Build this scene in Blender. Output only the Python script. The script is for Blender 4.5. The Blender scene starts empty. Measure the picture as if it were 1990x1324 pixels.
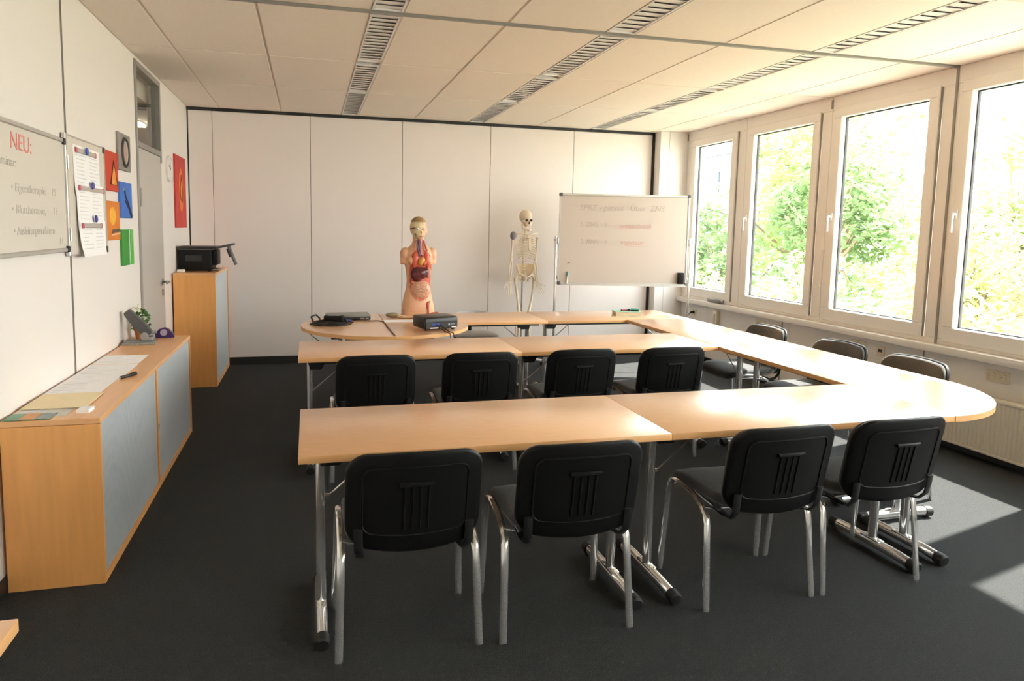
import bpy, bmesh, math, random
from math import sin, cos, pi, radians as R
from mathutils import Vector as V, Matrix as M4, Euler
random.seed(7)
sc = bpy.context.scene
COL = sc.collection

# ------------------------------------------------------------------ mesh helper
class MB:
    def __init__(s): s.v = []; s.f = []; s.m = []; s.M = M4(); s.mi = 0
    def add(s, vs, fs):
        n = len(s.v)
        s.v += [tuple(s.M @ V(p)) for p in vs]
        s.f += [tuple(i + n for i in f) for f in fs]; s.m += [s.mi] * len(fs)
        return s
    def bm(s, b):
        b.verts.index_update()
        s.add([v.co[:] for v in b.verts], [[v.index for v in f.verts] for f in b.faces]); b.free(); return s
    def box(s, x0, y0, z0, x1, y1, z1, bev=0, seg=2):
        b = bmesh.new(); bmesh.ops.create_cube(b, size=1)
        for v in b.verts:
            v.co = V(((x0+x1)/2 + v.co.x*(x1-x0), (y0+y1)/2 + v.co.y*(y1-y0), (z0+z1)/2 + v.co.z*(z1-z0)))
        if bev: bmesh.ops.bevel(b, geom=b.edges[:] + b.verts[:], offset=bev, segments=seg, profile=.5, affect='EDGES')
        return s.bm(b)
    def tube(s, path, r=.01, n=10, ry=None, closed=False, up=None):
        P = [V(p) for p in path]; k = len(P)
        rr = r if isinstance(r, (list, tuple)) else [r]*k
        T = []
        for i in range(k):
            a = P[(i-1) % k] if (closed or i > 0) else P[i]; c = P[(i+1) % k] if (closed or i < k-1) else P[i]
            T.append((c-a).normalized())
        u = V(up) if up else (V((0, 0, 1)) if abs(T[0].z) < .9 else V((1, 0, 0)))
        vs = []; fs = []
        for i in range(k):
            u = (u - T[i]*u.dot(T[i])).normalized(); w = T[i].cross(u)
            q = (ry/r if ry and not isinstance(r, (list, tuple)) else 1)
            for j in range(n):
                a = 2*pi*j/n + pi/n
                vs.append(P[i] + u*cos(a)*rr[i] + w*sin(a)*rr[i]*q)
        for i in range(k if closed else k-1):
            for j in range(n):
                a = i*n + j; b = i*n + (j+1) % n; c = ((i+1) % k)*n + (j+1) % n; d = ((i+1) % k)*n + j
                fs.append((a, b, c, d))
        if not closed: fs += [tuple(range(n-1, -1, -1)), tuple(range((k-1)*n, k*n))]
        return s.add(vs, fs)
    def lathe(s, prof, n=20, o=(0, 0, 0), a0=0, a1=2*pi):
        vs = []; fs = []; o = V(o)
        full = abs(a1-a0-2*pi) < 1e-6
        for r, z in prof:
            for j in range(n):
                a = a0 + (a1-a0)*j/(n if full else n-1); vs.append(o + V((r*cos(a), r*sin(a), z)))
        for i in range(len(prof)-1):
            for j in range(n if full else n-1):
                k = (j+1) % n; fs.append((i*n+j, i*n+k, (i+1)*n+k, (i+1)*n+j))
        if prof[0][0] > 1e-5: fs.append(tuple(range(n-1, -1, -1)))
        if prof[-1][0] > 1e-5: fs.append(tuple(range((len(prof)-1)*n, len(prof)*n)))
        return s.add(vs, fs)
    def prism(s, pts, z0, z1, bev=0):
        b = bmesh.new(); lo = [b.verts.new((p[0], p[1], z0)) for p in pts]; hi = [b.verts.new((p[0], p[1], z1)) for p in pts]
        n = len(pts); b.faces.new(lo[::-1]); t = b.faces.new(hi)
        for i in range(n): b.faces.new((lo[i], lo[(i+1) % n], hi[(i+1) % n], hi[i]))
        if bev:
            e = [x for x in b.edges if abs(x.verts[0].co.z - x.verts[1].co.z) < 1e-6]
            bmesh.ops.bevel(b, geom=e, offset=bev, segments=2, profile=.5, affect='EDGES')
        return s.bm(b)
    def loft(s, rings, cap=True):
        n = len(rings[0]); vs = [p for r in rings for p in r]; fs = []
        for i in range(len(rings)-1):
            for j in range(n):
                k = (j+1) % n; fs.append((i*n+j, i*n+k, (i+1)*n+k, (i+1)*n+j))
        if cap: fs += [tuple(range(n-1, -1, -1)), tuple(range((len(rings)-1)*n, len(rings)*n))]
        return s.add(vs, fs)
    def ell(s, c, r, n=16, m=10, rot=None):
        Mx = s.M; s.M = Mx @ M4.Translation(V(c)) @ (Euler(rot).to_matrix().to_4x4() if rot else M4()) @ M4.Diagonal((r[0], r[1], r[2], 1))
        s.lathe([(max(sin(pi*i/m), 1e-6), -cos(pi*i/m)) for i in range(m+1)], n); s.M = Mx; return s
    def plane(s, a, b, c, d): return s.add([a, b, c, d], [(0, 1, 2, 3)])
    def pad(s, w, h, th, rc, fn=None, dome=.3, n=7):
        """cushion in the local x-z plane, y is thickness (front +y); fn deforms a point"""
        def outline(ins):
            W = w/2-ins; H = h/2-ins; r = max(rc-ins, .002); o = []
            for cx, cz, a0 in ((W-r, H-r, 0), (-W+r, H-r, pi/2), (-W+r, -H+r, pi), (W-r, -H+r, 3*pi/2)):
                for i in range(n):
                    a = a0 + pi/2*i/(n-1); o.append((cx+r*cos(a), cz+r*sin(a)))
                # straight subdivisions
            p = []
            for i in range(len(o)):
                a = o[i]; b = o[(i+1) % len(o)]; L = math.dist(a, b); k = 6 if (i % n) == n-1 else 1
                for q in range(k): p.append((a[0]+(b[0]-a[0])*q/k, a[1]+(b[1]-a[1])*q/k))
            return p
        rings = []
        base = outline(0); mn = min(w, h)/2
        e = th/2
        seq = [('s', .05, -e), ('s', .35, -e), ('s', .7, -e), ('i', e*.9, -e), ('i', e*.25, -e*.7), ('i', 0, 0), ('i', e*.25, e*.7), ('i', e*.9, e), ('s', .8, e+dome*th*.5), ('s', .5, e+dome*th*.85), ('s', .2, e+dome*th), ('s', .03, e+dome*th)]
        for k, q, y in seq:
            if k == 'i': pts = outline(q)
            else: pts = [(x*q, z*q) for x, z in outline(e*.9)]
            ring = [V((x, y, z)) for x, z in pts]
            if fn: ring = [fn(p) for p in ring]
            rings.append(ring)
        return s.loft(rings)
    def build(s, name, mat, parent=None, smooth=True, loc=None, ang=38):
        me = bpy.data.meshes.new(name); me.from_pydata(s.v, [], s.f)
        for x in (mat if isinstance(mat, (list, tuple)) else [mat]): me.materials.append(x)
        if isinstance(mat, (list, tuple)): me.polygons.foreach_set('material_index', s.m)
        me.validate(); b = bmesh.new(); b.from_mesh(me); bmesh.ops.recalc_face_normals(b, faces=b.faces); b.to_mesh(me); b.free()
        if smooth:
            me.polygons.foreach_set('use_smooth', [True]*len(me.polygons)); me.set_sharp_from_angle(angle=R(ang))
        o = bpy.data.objects.new(name, me); COL.objects.link(o)
        if parent: o.parent = parent
        if loc: o.location = loc
        return o

def tag(o, label=None, cat=None, group=None, kind=None):
    for k, x in (('label', label), ('category', cat), ('group', group), ('kind', kind)):
        if x: o[k] = x
    return o
def thing(name, loc, label, cat, group=None, rz=0):
    o = bpy.data.objects.new(name, None); COL.objects.link(o); o.location = loc; o.rotation_euler = (0, 0, rz)
    o.empty_display_size = .1
    return tag(o, label, cat, group)
def struct(name, mb, mat, parent=None, **k):
    o = mb.build(name, mat, parent, **k)
    if not parent: o['kind'] = 'structure'
    return o
def dup(o, loc, rz=0, label=None, parent=None):
    c = o.copy(); COL.objects.link(c)
    if parent: c.parent = parent
    else:
        c.location = loc; c.rotation_euler = (0, 0, rz)
        if label: c['label'] = label
    for ch in KIDS.get(o.name, []): dup(ch, None, 0, None, c)
    return c
KIDS = {}
def reg(o):
    """remember the children of a prototype so that copies need no search"""
    KIDS.clear()
    for x in bpy.data.objects:
        if x.parent: KIDS.setdefault(x.parent.name, []).append(x)

# ------------------------------------------------------------------ materials
def mat(name, col=(.8, .8, .8), rough=.5, metal=0, spec=.5, noise=None, bump=None, grain=None, coat=0, trans=0, sub=None):
    m = bpy.data.materials.new(name); m.use_nodes = True; nt = m.node_tree; b = nt.nodes['Principled BSDF']
    b.inputs['Base Color'].default_value = (*col, 1); b.inputs['Roughness'].default_value = rough
    b.inputs['Metallic'].default_value = metal; b.inputs['Specular IOR Level'].default_value = spec
    b.inputs['Coat Weight'].default_value = coat; b.inputs['Coat Roughness'].default_value = .26
    tc = nt.nodes.new('ShaderNodeTexCoord')
    if noise or grain:
        mp = nt.nodes.new('ShaderNodeMapping'); nt.links.new(tc.outputs['Object'], mp.inputs[0])
        n = nt.nodes.new('ShaderNodeTexNoise'); nt.links.new(mp.outputs[0], n.inputs['Vector'])
        sc_, amt = (noise or grain)[:2]
        n.inputs['Scale'].default_value = sc_; n.inputs['Detail'].default_value = 4
        if grain: mp.inputs['Scale'].default_value = grain[2]
        mx = nt.nodes.new('ShaderNodeMix'); mx.data_type = 'RGBA'; nt.links.new(n.outputs['Fac'], mx.inputs[0])
        mx.inputs[6].default_value = (*[c*(1-amt) for c in col], 1); mx.inputs[7].default_value = (*[min(1, c*(1+amt)) for c in col], 1)
        nt.links.new(mx.outputs[2], b.inputs['Base Color'])
    if bump:
        n2 = nt.nodes.new('ShaderNodeTexNoise'); nt.links.new(tc.outputs['Object'], n2.inputs['Vector']); n2.inputs['Scale'].default_value = bump[0]; n2.inputs['Detail'].default_value = 3
        bp = nt.nodes.new('ShaderNodeBump'); bp.inputs['Strength'].default_value = bump[1]; bp.inputs['Distance'].default_value = .01
        nt.links.new(n2.outputs['Fac'], bp.inputs['Height']); nt.links.new(bp.outputs[0], b.inputs['Normal'])
    return m
WALL = mat('wall_paint', (.785, .745, .715), .55, noise=(1.5, .015), bump=(180, .03))
PANEL = mat('partition_laminate', (.79, .725, .69), .45, noise=(.8, .015))
CEIL = mat('ceiling_tile', (.845, .77, .70), .8, noise=(60, .05), bump=(200, .05))
CGRID = mat('ceiling_grid', (.70, .63, .56), .7, noise=(5, .03))
FLOOR = mat('carpet', (.046, .0475, .0485), .95, spec=.12, noise=(230, .62), bump=(260, .8))
BLACK = mat('black_trim', (.012, .012, .012), .5, noise=(20, .1))
FRAME = mat('window_plastic', (.82, .775, .735), .38, noise=(2, .01))
SEAL = mat('rubber_seal', (.02, .02, .02), .6, noise=(20, .1))
WOODT = mat('beech_laminate', (.80, .445, .225), .33, spec=1.0, coat=1.0, grain=(9, .13, (1.2, 14, 14)))
WOODY = mat('beech_laminate_along', (.80, .445, .225), .33, spec=1.0, coat=1.0, grain=(9, .13, (14, 1.2, 14)))
WEDGE = mat('beech_edge', (.80, .44, .19), .35, grain=(8, .12, (2, 2, 30)))
WCAB = mat('cabinet_beech', (.80, .385, .12), .38, grain=(3.5, .15, (9, 9, .8)))
WTOP = mat('cabinet_top_beech', (.76, .41, .18), .3, grain=(3.5, .14, (9, .8, 9)))
TAMB = mat('silver_tambour', (.50, .53, .56), .42, metal=.3, noise=(6, .05))
CHROME = mat('chrome', (.80, .79, .78), .15, metal=.82, noise=(3, .03))
STEEL = mat('grey_steel', (.42, .41, .40), .35, metal=.8, noise=(8, .06))
ALU = mat('aluminium', (.62, .60, .57), .35, metal=.7, noise=(6, .04))
FABRIC = mat('charcoal_fabric', (.050, .049, .049), .85, spec=.3, noise=(280, .5), bump=(300, .5))
FABRIC.node_tree.nodes['Principled BSDF'].inputs['Sheen Weight'].default_value = .5; FABRIC.node_tree.nodes['Principled BSDF'].inputs['Sheen Roughness'].default_value = .4
PLAST = mat('black_plastic', (.006, .006, .006), .45, spec=.2, noise=(150, .25), bump=(500, .12))
BLKM = mat('black_metal', (.015, .015, .016), .35, noise=(30, .2))
RUB = mat('black_rubber', (.012, .012, .012), .6, noise=(60, .2))
WBOARD = mat('whiteboard_enamel', (.66, .62, .56), .22, noise=(1, .02))
PAPER = mat('white_paper', (.88, .88, .90), .8, noise=(30, .02))
DOORG = mat('door_grey', (.50, .47, .44), .45, noise=(2, .03))
DFRAME = mat('door_frame_grey', (.27, .255, .235), .4, noise=(5, .05))
BONE = mat('bone_plastic', (.84, .74, .58), .45, noise=(25, .12))
SKIN = mat('torso_skin', (.72, .42, .26), .38, noise=(8, .08))
RED = mat('muscle_red', (.52, .09, .05), .35, noise=(22, .35))
LIVER = mat('liver_brown', (.10, .022, .025), .22, noise=(14, .25))
GUT = mat('gut_pink', (.62, .33, .22), .35, noise=(16, .2))
YEL = mat('heart_yellow', (.66, .34, .08), .35, noise=(25, .4))
BLUEV = mat('vein_blue', (.16, .17, .30), .4, noise=(20, .2))
CREAM = mat('skull_cream', (.70, .60, .36), .4, noise=(20, .12))
RADI = mat('radiator_enamel', (.74, .68, .58), .4, noise=(2, .02))
SOCK = mat('socket_plastic', (.70, .62, .48), .4, noise=(4, .03))
WHITEP = mat('white_plastic', (.80, .78, .75), .35, noise=(4, .02))
def ink(name, c): return mat(name, c, .6, noise=(40, .15))
INKR = ink('ink_red', (.66, .22, .20)); INKG = ink('ink_grey', (.38, .36, .32)); INKP = ink('ink_pale_red', (.54, .34, .30)); INKM = ink('ink_faint', (.41, .355, .315)); INKL = ink('ink_pale_grey', (.44, .40, .36))
PRINT = ink('print_grey', (.68, .68, .71))

def glass():
    m = bpy.data.materials.new('window_glass'); m.use_nodes = True; nt = m.node_tree; nt.nodes.clear()
    o = nt.nodes.new('ShaderNodeOutputMaterial'); t = nt.nodes.new('ShaderNodeBsdfTransparent'); g = nt.nodes.new('ShaderNodeBsdfGlossy')
    t.inputs[0].default_value = (.95, .97, .95, 1); g.inputs['Roughness'].default_value = .02
    f = nt.nodes.new('ShaderNodeFresnel'); f.inputs[0].default_value = 1.45; mx = nt.nodes.new('ShaderNodeMixShader')
    ge = nt.nodes.new('ShaderNodeNewGeometry'); mt = nt.nodes.new('ShaderNodeMath'); mt.operation = 'SUBTRACT'; mt.inputs[0].default_value = 1; nt.links.new(ge.outputs['Backfacing'], mt.inputs[1])
    mu = nt.nodes.new('ShaderNodeMath'); mu.operation = 'MULTIPLY'; nt.links.new(f.outputs[0], mu.inputs[0]); nt.links.new(mt.outputs[0], mu.inputs[1])
    nt.links.new(mu.outputs[0], mx.inputs[0]); nt.links.new(t.outputs[0], mx.inputs[1]); nt.links.new(g.outputs[0], mx.inputs[2]); nt.links.new(mx.outputs[0], o.inputs[0])
    return m
GLASS = glass()
def leafmat(name, c, c2):
    m = bpy.data.materials.new(name); m.use_nodes = True; nt = m.node_tree; nt.nodes.clear()
    o = nt.nodes.new('ShaderNodeOutputMaterial'); d = nt.nodes.new('ShaderNodeBsdfDiffuse'); t = nt.nodes.new('ShaderNodeBsdfTranslucent'); mx = nt.nodes.new('ShaderNodeMixShader')
    tc = nt.nodes.new('ShaderNodeTexCoord'); n = nt.nodes.new('ShaderNodeTexNoise'); n.inputs['Scale'].default_value = 3; mc = nt.nodes.new('ShaderNodeMix'); mc.data_type = 'RGBA'
    nt.links.new(tc.outputs['Object'], n.inputs['Vector']); nt.links.new(n.outputs['Fac'], mc.inputs[0]); mc.inputs[6].default_value = (*c, 1); mc.inputs[7].default_value = (*c2, 1)
    nt.links.new(mc.outputs[2], d.inputs[0]); nt.links.new(mc.outputs[2], t.inputs[0]); mx.inputs[0].default_value = .45
    nt.links.new(d.outputs[0], mx.inputs[1]); nt.links.new(t.outputs[0], mx.inputs[2]); nt.links.new(mx.outputs[0], o.inputs[0]); return m
LEAF1 = leafmat('leaf_light', (.22, .30, .10), (.36, .42, .18)); LEAF2 = leafmat('leaf_deep', (.14, .24, .10), (.27, .36, .17)); LEAF3 = leafmat('leaf_yellow', (.32, .35, .13), (.48, .48, .23))
LEAFP = mat('plant_leaf', (.05, .16, .02), .5, noise=(30, .4)); BARK = mat('bark', (.22, .17, .11), .9, noise=(12, .3), bump=(20, .5))
GRASS = mat('grass_ground', (.40, .39, .30), .95, noise=(3, .3))

def text(body, size, mtl, parent, M, name='writing', shear=.15, sx=1, ex=.0004):
    c = bpy.data.curves.new('t', 'FONT'); c.body = body; c.size = size; c.shear = shear; c.extrude = ex
    o = bpy.data.objects.new('t', c); me = bpy.data.meshes.new_from_object(o); bpy.data.objects.remove(o); me.name = name
    me.materials.clear(); me.materials.append(mtl)
    me.transform(M @ M4.Diagonal((sx, 1, 1, 1)))
    q = bpy.data.objects.new(name, me); COL.objects.link(q); q.parent = parent; return q

# ------------------------------------------------------------------ room
XL, XR, YB, ZC, YF = -1.262, 4.66, 8.05, 2.828, -6.3
T = .755
struct('floor', MB().box(XL-.1, YF-.1, -.1, XR+.3, YB+.1, 0), FLOOR, smooth=False)
# left wall with the door opening (door y 5.72..6.62)
mb = MB()
mb.box(XL-.1, YF, 0, XL, 4.150, ZC+.1).box(XL-.1, 4.166, 0, XL, 5.72, ZC+.1).box(XL-.1, 6.62, 0, XL, YB, ZC+.1).box(XL-.1, 5.72, 2.80, XL, 6.62, ZC+.1)
struct('wall_left', mb, WALL, smooth=False)
mb = MB().box(XL-.02, 4.148, 0, XL-.006, 4.168, ZC)
mb.box(XL-.012, 4.147, 0, XL+.003, 4.151, ZC).box(XL-.012, 4.165, 0, XL+.003, 4.169, ZC)
struct('trim_1', mb, DFRAME, smooth=False)
# back partition wall: panels with joints
mb = MB(); xs = [XL+.012, -1.007, .027, 1.064, 2.12, 3.183, 4.25]
for a, b in zip(xs, xs[1:]): mb.box(a+.0025, YB-.03, .085, b-.0025, YB+.05, ZC-.032, .003, 1)
struct('wall_back', mb, PANEL, smooth=False)
struct('trim_2', MB().box(XL, YB-.02, 0, 4.28, YB+.06, ZC).box(XL, YB-.045, ZC-.03, 4.275, YB, ZC).box(4.25, YB-.05, 0, 4.275, YB, ZC-.03), BLACK, smooth=False)
struct('baseboard_back', MB().box(XL, YB-.035, 0, 4.26, YB-.02, .08), BLACK, smooth=False)
mb = MB().box(4.275, 7.86, 0, XR+.1, YB+.1, ZC, .004, 1).box(4.40, 7.855, 0, 4.404, 7.862, ZC)
struct('wall_corner', mb, WALL, smooth=False)
struct('wall_front', MB().box(XL-.1, YF-.1, 0, XR+.3, YF, ZC+.1), WALL, smooth=False)
struct('baseboard_left', MB().box(XL, YF, 0, XL+.012, 5.70, .07).box(XL, 6.64, 0, XL+.012, YB-.05, .07), BLACK, smooth=False)
# ceiling: tiles in a thin grid, with slots for the louvred strips
VX = [(.365, .55), (1.835, 2.03), (3.375, 3.55)]
tx = [XL, -.925, -.282, .365, None, .55, 1.19, 1.835, None, 2.03, 2.688, 3.375, None, 3.55, 4.19, XR+.02]
ty = [YF, -5.4, -4.2, -3.0, -1.85, -.64, .57, 1.77, 2.965, 4.142, None, 4.182, 5.44, 6.63, 7.84, YB]
mb = MB()
for i in range(len(tx)-1):
    if tx[i] is None or tx[i+1] is None: continue
    for j in range(len(ty)-1):
        if ty[j] is None or ty[j+1] is None: continue
        mb.box(tx[i]+.010, ty[j]+.010, ZC, tx[i+1]-.010, ty[j+1]-.010, ZC+.03)
struct('ceiling', mb, CEIL, smooth=False)
mb = MB().box(XL-.1, YF-.1, ZC+.09, XR+.3, YB+.1, ZC+.2).box(XL-.1, YB+.06, ZC-.03, XR+.3, YB+.1, ZC+.09)
for i in range(len(tx)-1):
    if tx[i] is None or tx[i+1] is None: continue
    mb.box(tx[i]-.001, YF, ZC+.0035, tx[i+1]+.001, YB, ZC+.025)
struct('ceiling_2', mb, CGRID, smooth=False)
mb = MB().box(XL, 4.15, ZC-.012, XR, 4.174, ZC+.02)
struct('trim_3', mb, DFRAME, smooth=False)
# louvred strips
SLAT = mat('louver_white', (.74, .73, .72), .35, noise=(4, .02)); LBACK = mat('louver_back', (.55, .52, .48), .5, noise=(4, .05))
seg = [(-.6, .55), (.6, 1.75), (1.80, 2.945), (2.99, 4.135), (4.225, 5.41), (5.53, 6.61), (6.68, YB-.06)]
rown = ['nearest the door', 'over the room middle', 'nearest the windows']
segn = {3: 'just before the dark ceiling rail', 4: 'just beyond the dark ceiling rail', 5: 'second beyond the dark rail', 6: 'ending at the folding partition', 2: 'at the top edge of the photo'}
for vi, (a, b) in enumerate(VX):
    for si, (y0, y1) in enumerate(seg):
        if si < 2: continue
        t = thing('ceiling_louver', ((a+b)/2, y0, ZC), 'slim louvred ceiling strip, row %s, %s' % (rown[vi], segn[si]), 'ceiling louvre', 'louvred ceiling strips')
        w = (b-a)/2; L = y1-y0
        MB().box(-w+.002, 0, -.002, -w+.014, L, .04).box(w-.014, 0, -.002, w-.002, L, .04).box(-w+.014, 0, -.002, w-.014, .012, .04).box(-w+.014, L-.012, -.002, w-.014, L, .04).build('louver_frame', SLAT, t, smooth=False)
        MB().box(-w+.004, .002, .05, w-.004, L-.002, .056).build('back_plate', LBACK, t, smooth=False)
        s = MB(); n = int(L/.078)
        for k in range(n):
            s.M = M4.Translation((0, .045+k*(L-.09)/(n-1), .007)) @ M4.Rotation(R(6), 4, 'X'); s.box(-w+.014, -.037, -.0012, w-.014, .037, .0012)
        s.build('slats', SLAT, t, smooth=False)
        if si == 2 and vi: pass
# right wall: parapet, corner fill above/below, sill
mb = MB().box(XR, YF, 0, XR+.22, YB, .745)
for y in (4.2, 5.85, 7.3, 2.6): mb.box(XR-.004, y-.045, .05, XR, y+.045, .70)
struct('wall_right', mb, WALL, smooth=False)
struct('trim_4', MB().box(XR-.012, 4.243, .05, XR+.001, 4.249, .70).box(XR-.012, 5.893, .05, XR+.001, 5.899, .70), DFRAME, smooth=False)
struct('baseboard_right', MB().box(XR-.014, YF, 0, XR, 7.86, .075), BLACK, smooth=False)
struct('trim_5', MB().box(XR-.075, YF, .700, XR+.02, 7.86, .757, .006, 2), FRAME, smooth=True)
# windows: nearer ones light the room; unseen ones behind the camera added for daylight
bounds = [(6.66, 7.86), (5.40, 6.66), (4.155, 5.40), (2.905, 4.155), (1.655, 2.905), (.405, 1.655), (-.845, .405)] + [(.405-1.25*k, 1.655-1.25*k) for k in range(2, 6)]
sash = [(6.80, 7.74), (5.53, 6.60), (4.28, 5.345), (3.005, 4.10), (1.755, 2.85), (.505, 1.6), (-.745, .35)] + [(.505-1.25*k, 1.6-1.25*k) for k in range(2, 6)]
pane = [(6.90, 7.64), (5.62, 6.51), (4.37, 5.26), (3.09, 4.012), (1.84, 2.76), (.59, 1.51), (-.66, .26)] + [(.59-1.25*k, 1.51-1.25*k) for k in range(2, 6)]
PZ0, PZ1 = .898, 2.627
for i, ((a, b), (s0, s1), (p0, p1)) in enumerate(zip(bounds, sash, pane)):
    w = bpy.data.objects.new('window_%d' % (i+1), None); COL.objects.link(w); w.location = (XR, (a+b)/2, .757); w['kind'] = 'structure'
    def ring(m, y0, y1, z0, z1, iy0, iy1, iz0, iz1, x0, x1, bv=.004):
        o = w.location
        for q in ((y0, z0, y1, iz0), (y0, iz1, y1, z1), (y0, iz0, iy0, iz1), (iy1, iz0, y1, iz1)):
            m.box(x0-o.x, q[0]-o.y, q[1]-o.z, x1-o.x, q[2]-o.y, q[3]-o.z, bv, 1)
    m = MB(); ring(m, a+.002, b-.002, .757, ZC, s0-.012, s1+.012, .80, 2.70, XR-.002, XR+.09); m.build('window_frame', FRAME, w, smooth=False)
    m = MB(); ring(m, s0, s1, .787, 2.713, p0, p1, PZ0, PZ1, XR-.022, XR+.06, .006); sh = m.build('sash', FRAME, w, smooth=False)
    m = MB(); ring(m, p0-.01, p1+.01, PZ0-.01, PZ1+.01, p0+.008, p1-.008, PZ0+.008, PZ1-.008, XR+.028, XR+.05, 0); m.build('seal', SEAL, w, smooth=False)
    o = w.location
    MB().box(XR+.034-o.x, p0+.002-o.y, PZ0+.002-o.z, XR+.040-o.x, p1-.002-o.y, PZ1-.002-o.z).build('pane', GLASS, w, smooth=False)
    hy = (s1+p1)/2-o.y; hz = 1.74-o.z
    m = MB().box(-.034, hy-.014, hz-.035, -.022, hy+.014, hz+.035, .004)
    m.tube([(-.03, hy, hz), (-.062, hy, hz)], .011, 10).tube([(-.06, hy, hz+.008), (-.064, hy, hz-.05), (-.062, hy, hz-.135)], [.011, .010, .009], 10)
    m.build('window_handle', WHITEP, w)
    for z in (.83, 2.66): MB().tube([(-.028, s0-o.y-.004, z-.04-o.z), (-.028, s0-o.y-.004, z+.04-o.z)], .009, 8).build('hinge', FRAME, w)
    MB().box(-.012, s0-o.y-.0115, .80-o.z, .0, s0-o.y-.001, 2.70-o.z).build('joint', DFRAME, w, smooth=False)
struct('trim_6', MB().box(XR-.012, 4.147, .757, XR+.01, 4.163, ZC).box(XR-.014, 5.392, 2.72, XR, 5.408, 2.80).box(XR-.014, 7.842, 2.72, XR, 7.855, 2.80), DFRAME, smooth=False)
struct('wall_right_end', MB().box(XR, YF, .745, XR+.2, -5.845, ZC+.1), WALL, smooth=False)
struct('wall_header', MB().box(XR+.0, YF, ZC, XR+.25, YB, ZC+.2).box(XR, 7.86, .745, XR+.2, YB, ZC), WALL, smooth=False)

# door with transom
d = bpy.data.objects.new('door_1', None); COL.objects.link(d); d.location = (XL, 6.17, 0); d['kind'] = 'structure'
y0, y1 = 5.72-6.17, 6.62-6.17
m = MB()
m.box(-.08, y0, 0, .012, y0+.042, 2.80, .003, 1).box(-.08, y1-.042, 2.10, .012, y1, 2.80, .003, 1).box(-.08, y1-.042, 0, .002, y1, 2.10, .003, 1).box(-.08, y0+.042, 2.755, .012, y1-.042, 2.80, .003, 1).box(-.08, y0+.042, 2.155, .012, y1-.042, 2.20, .003, 1)
m.build('door_frame', DFRAME, d, smooth=False)
MB().box(-.045, y0+.043, .008, .004, y1-.002, 2.153, .004, 1).build('door_leaf', DOORG, d, smooth=False)
MB().box(-.03, y0+.044, 2.202, -.024, y1-.044, 2.753).build('transom_pane', GLASS, d, smooth=False)
m = MB().tube([(.0, y1-.10, 1.06), (.055, y1-.10, 1.06), (.062, y1-.11, 1.06), (.062, y1-.22, 1.058)], .0105, 10)
m.lathe([(.026, 0), (.026, .008)], 16, (0, 0, 0)) if 0 else None
m.box(.004, y1-.128, 1.03, .012, y1-.072, 1.09, .006).box(.004, y1-.125, .94, .011, y1-.075, .995, .006)
m.build('door_handle', STEEL, d)
MB().box(.004, y0+.03, 1.72, .02, y0+.075, 1.82, .004).tube([(.014, y0+.043, 1.70), (.014, y0+.043, 1.84)], .010, 8).build('hinge', DFRAME, d)
# corridor seen through the transom
mb = MB().box(XL-1.9, 4.8, 0, XL-1.8, 16.2, 3.2).box(XL-1.9, 16.1, 0, XL-.1, 16.2, 3.2).box(XL-1.9, 4.7, 0, XL-.1, 4.8, 3.2).box(XL-1.9, 4.8, 2.62, XL-.11, 16.2, 3.0).box(XL-1.9, 4.8, -.1, XL-.1, 16.2, 0).box(XL-.11, YB+.1, 0, XL-.1, 16.2, 2.62)
struct('wall_corridor', mb, mat('corridor_paint', (.62, .57, .50), .7, noise=(2, .03)), smooth=False)
struct('trim_7', MB().box(XL-1.8, 6.86, 2.60, XL-.11, 6.94, 2.625), BLACK, smooth=False)
def emit(name, c, s):
    m = bpy.data.materials.new(name); m.use_nodes = True; b = m.node_tree.nodes['Principled BSDF']
    b.inputs['Base Color'].default_value = (*c, 1); b.inputs['Emission Color'].default_value = (*c, 1); b.inputs['Emission Strength'].default_value = s; return m
t = thing('corridor_lamp', (-1.72, 7.93, 2.62), 'small lit ceiling lamp of the corridor, seen through the glass above the door', 'lamp')
MB().box(-.06, -.16, -.012, .06, .16, 0, .003).build('lamp_base', WHITEP, t); MB().box(-.045, -.14, -.03, .045, .14, -.0125, .006).build('lamp_cover', emit('lamp_glow', (1, .88, .62), 14), t)

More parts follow.
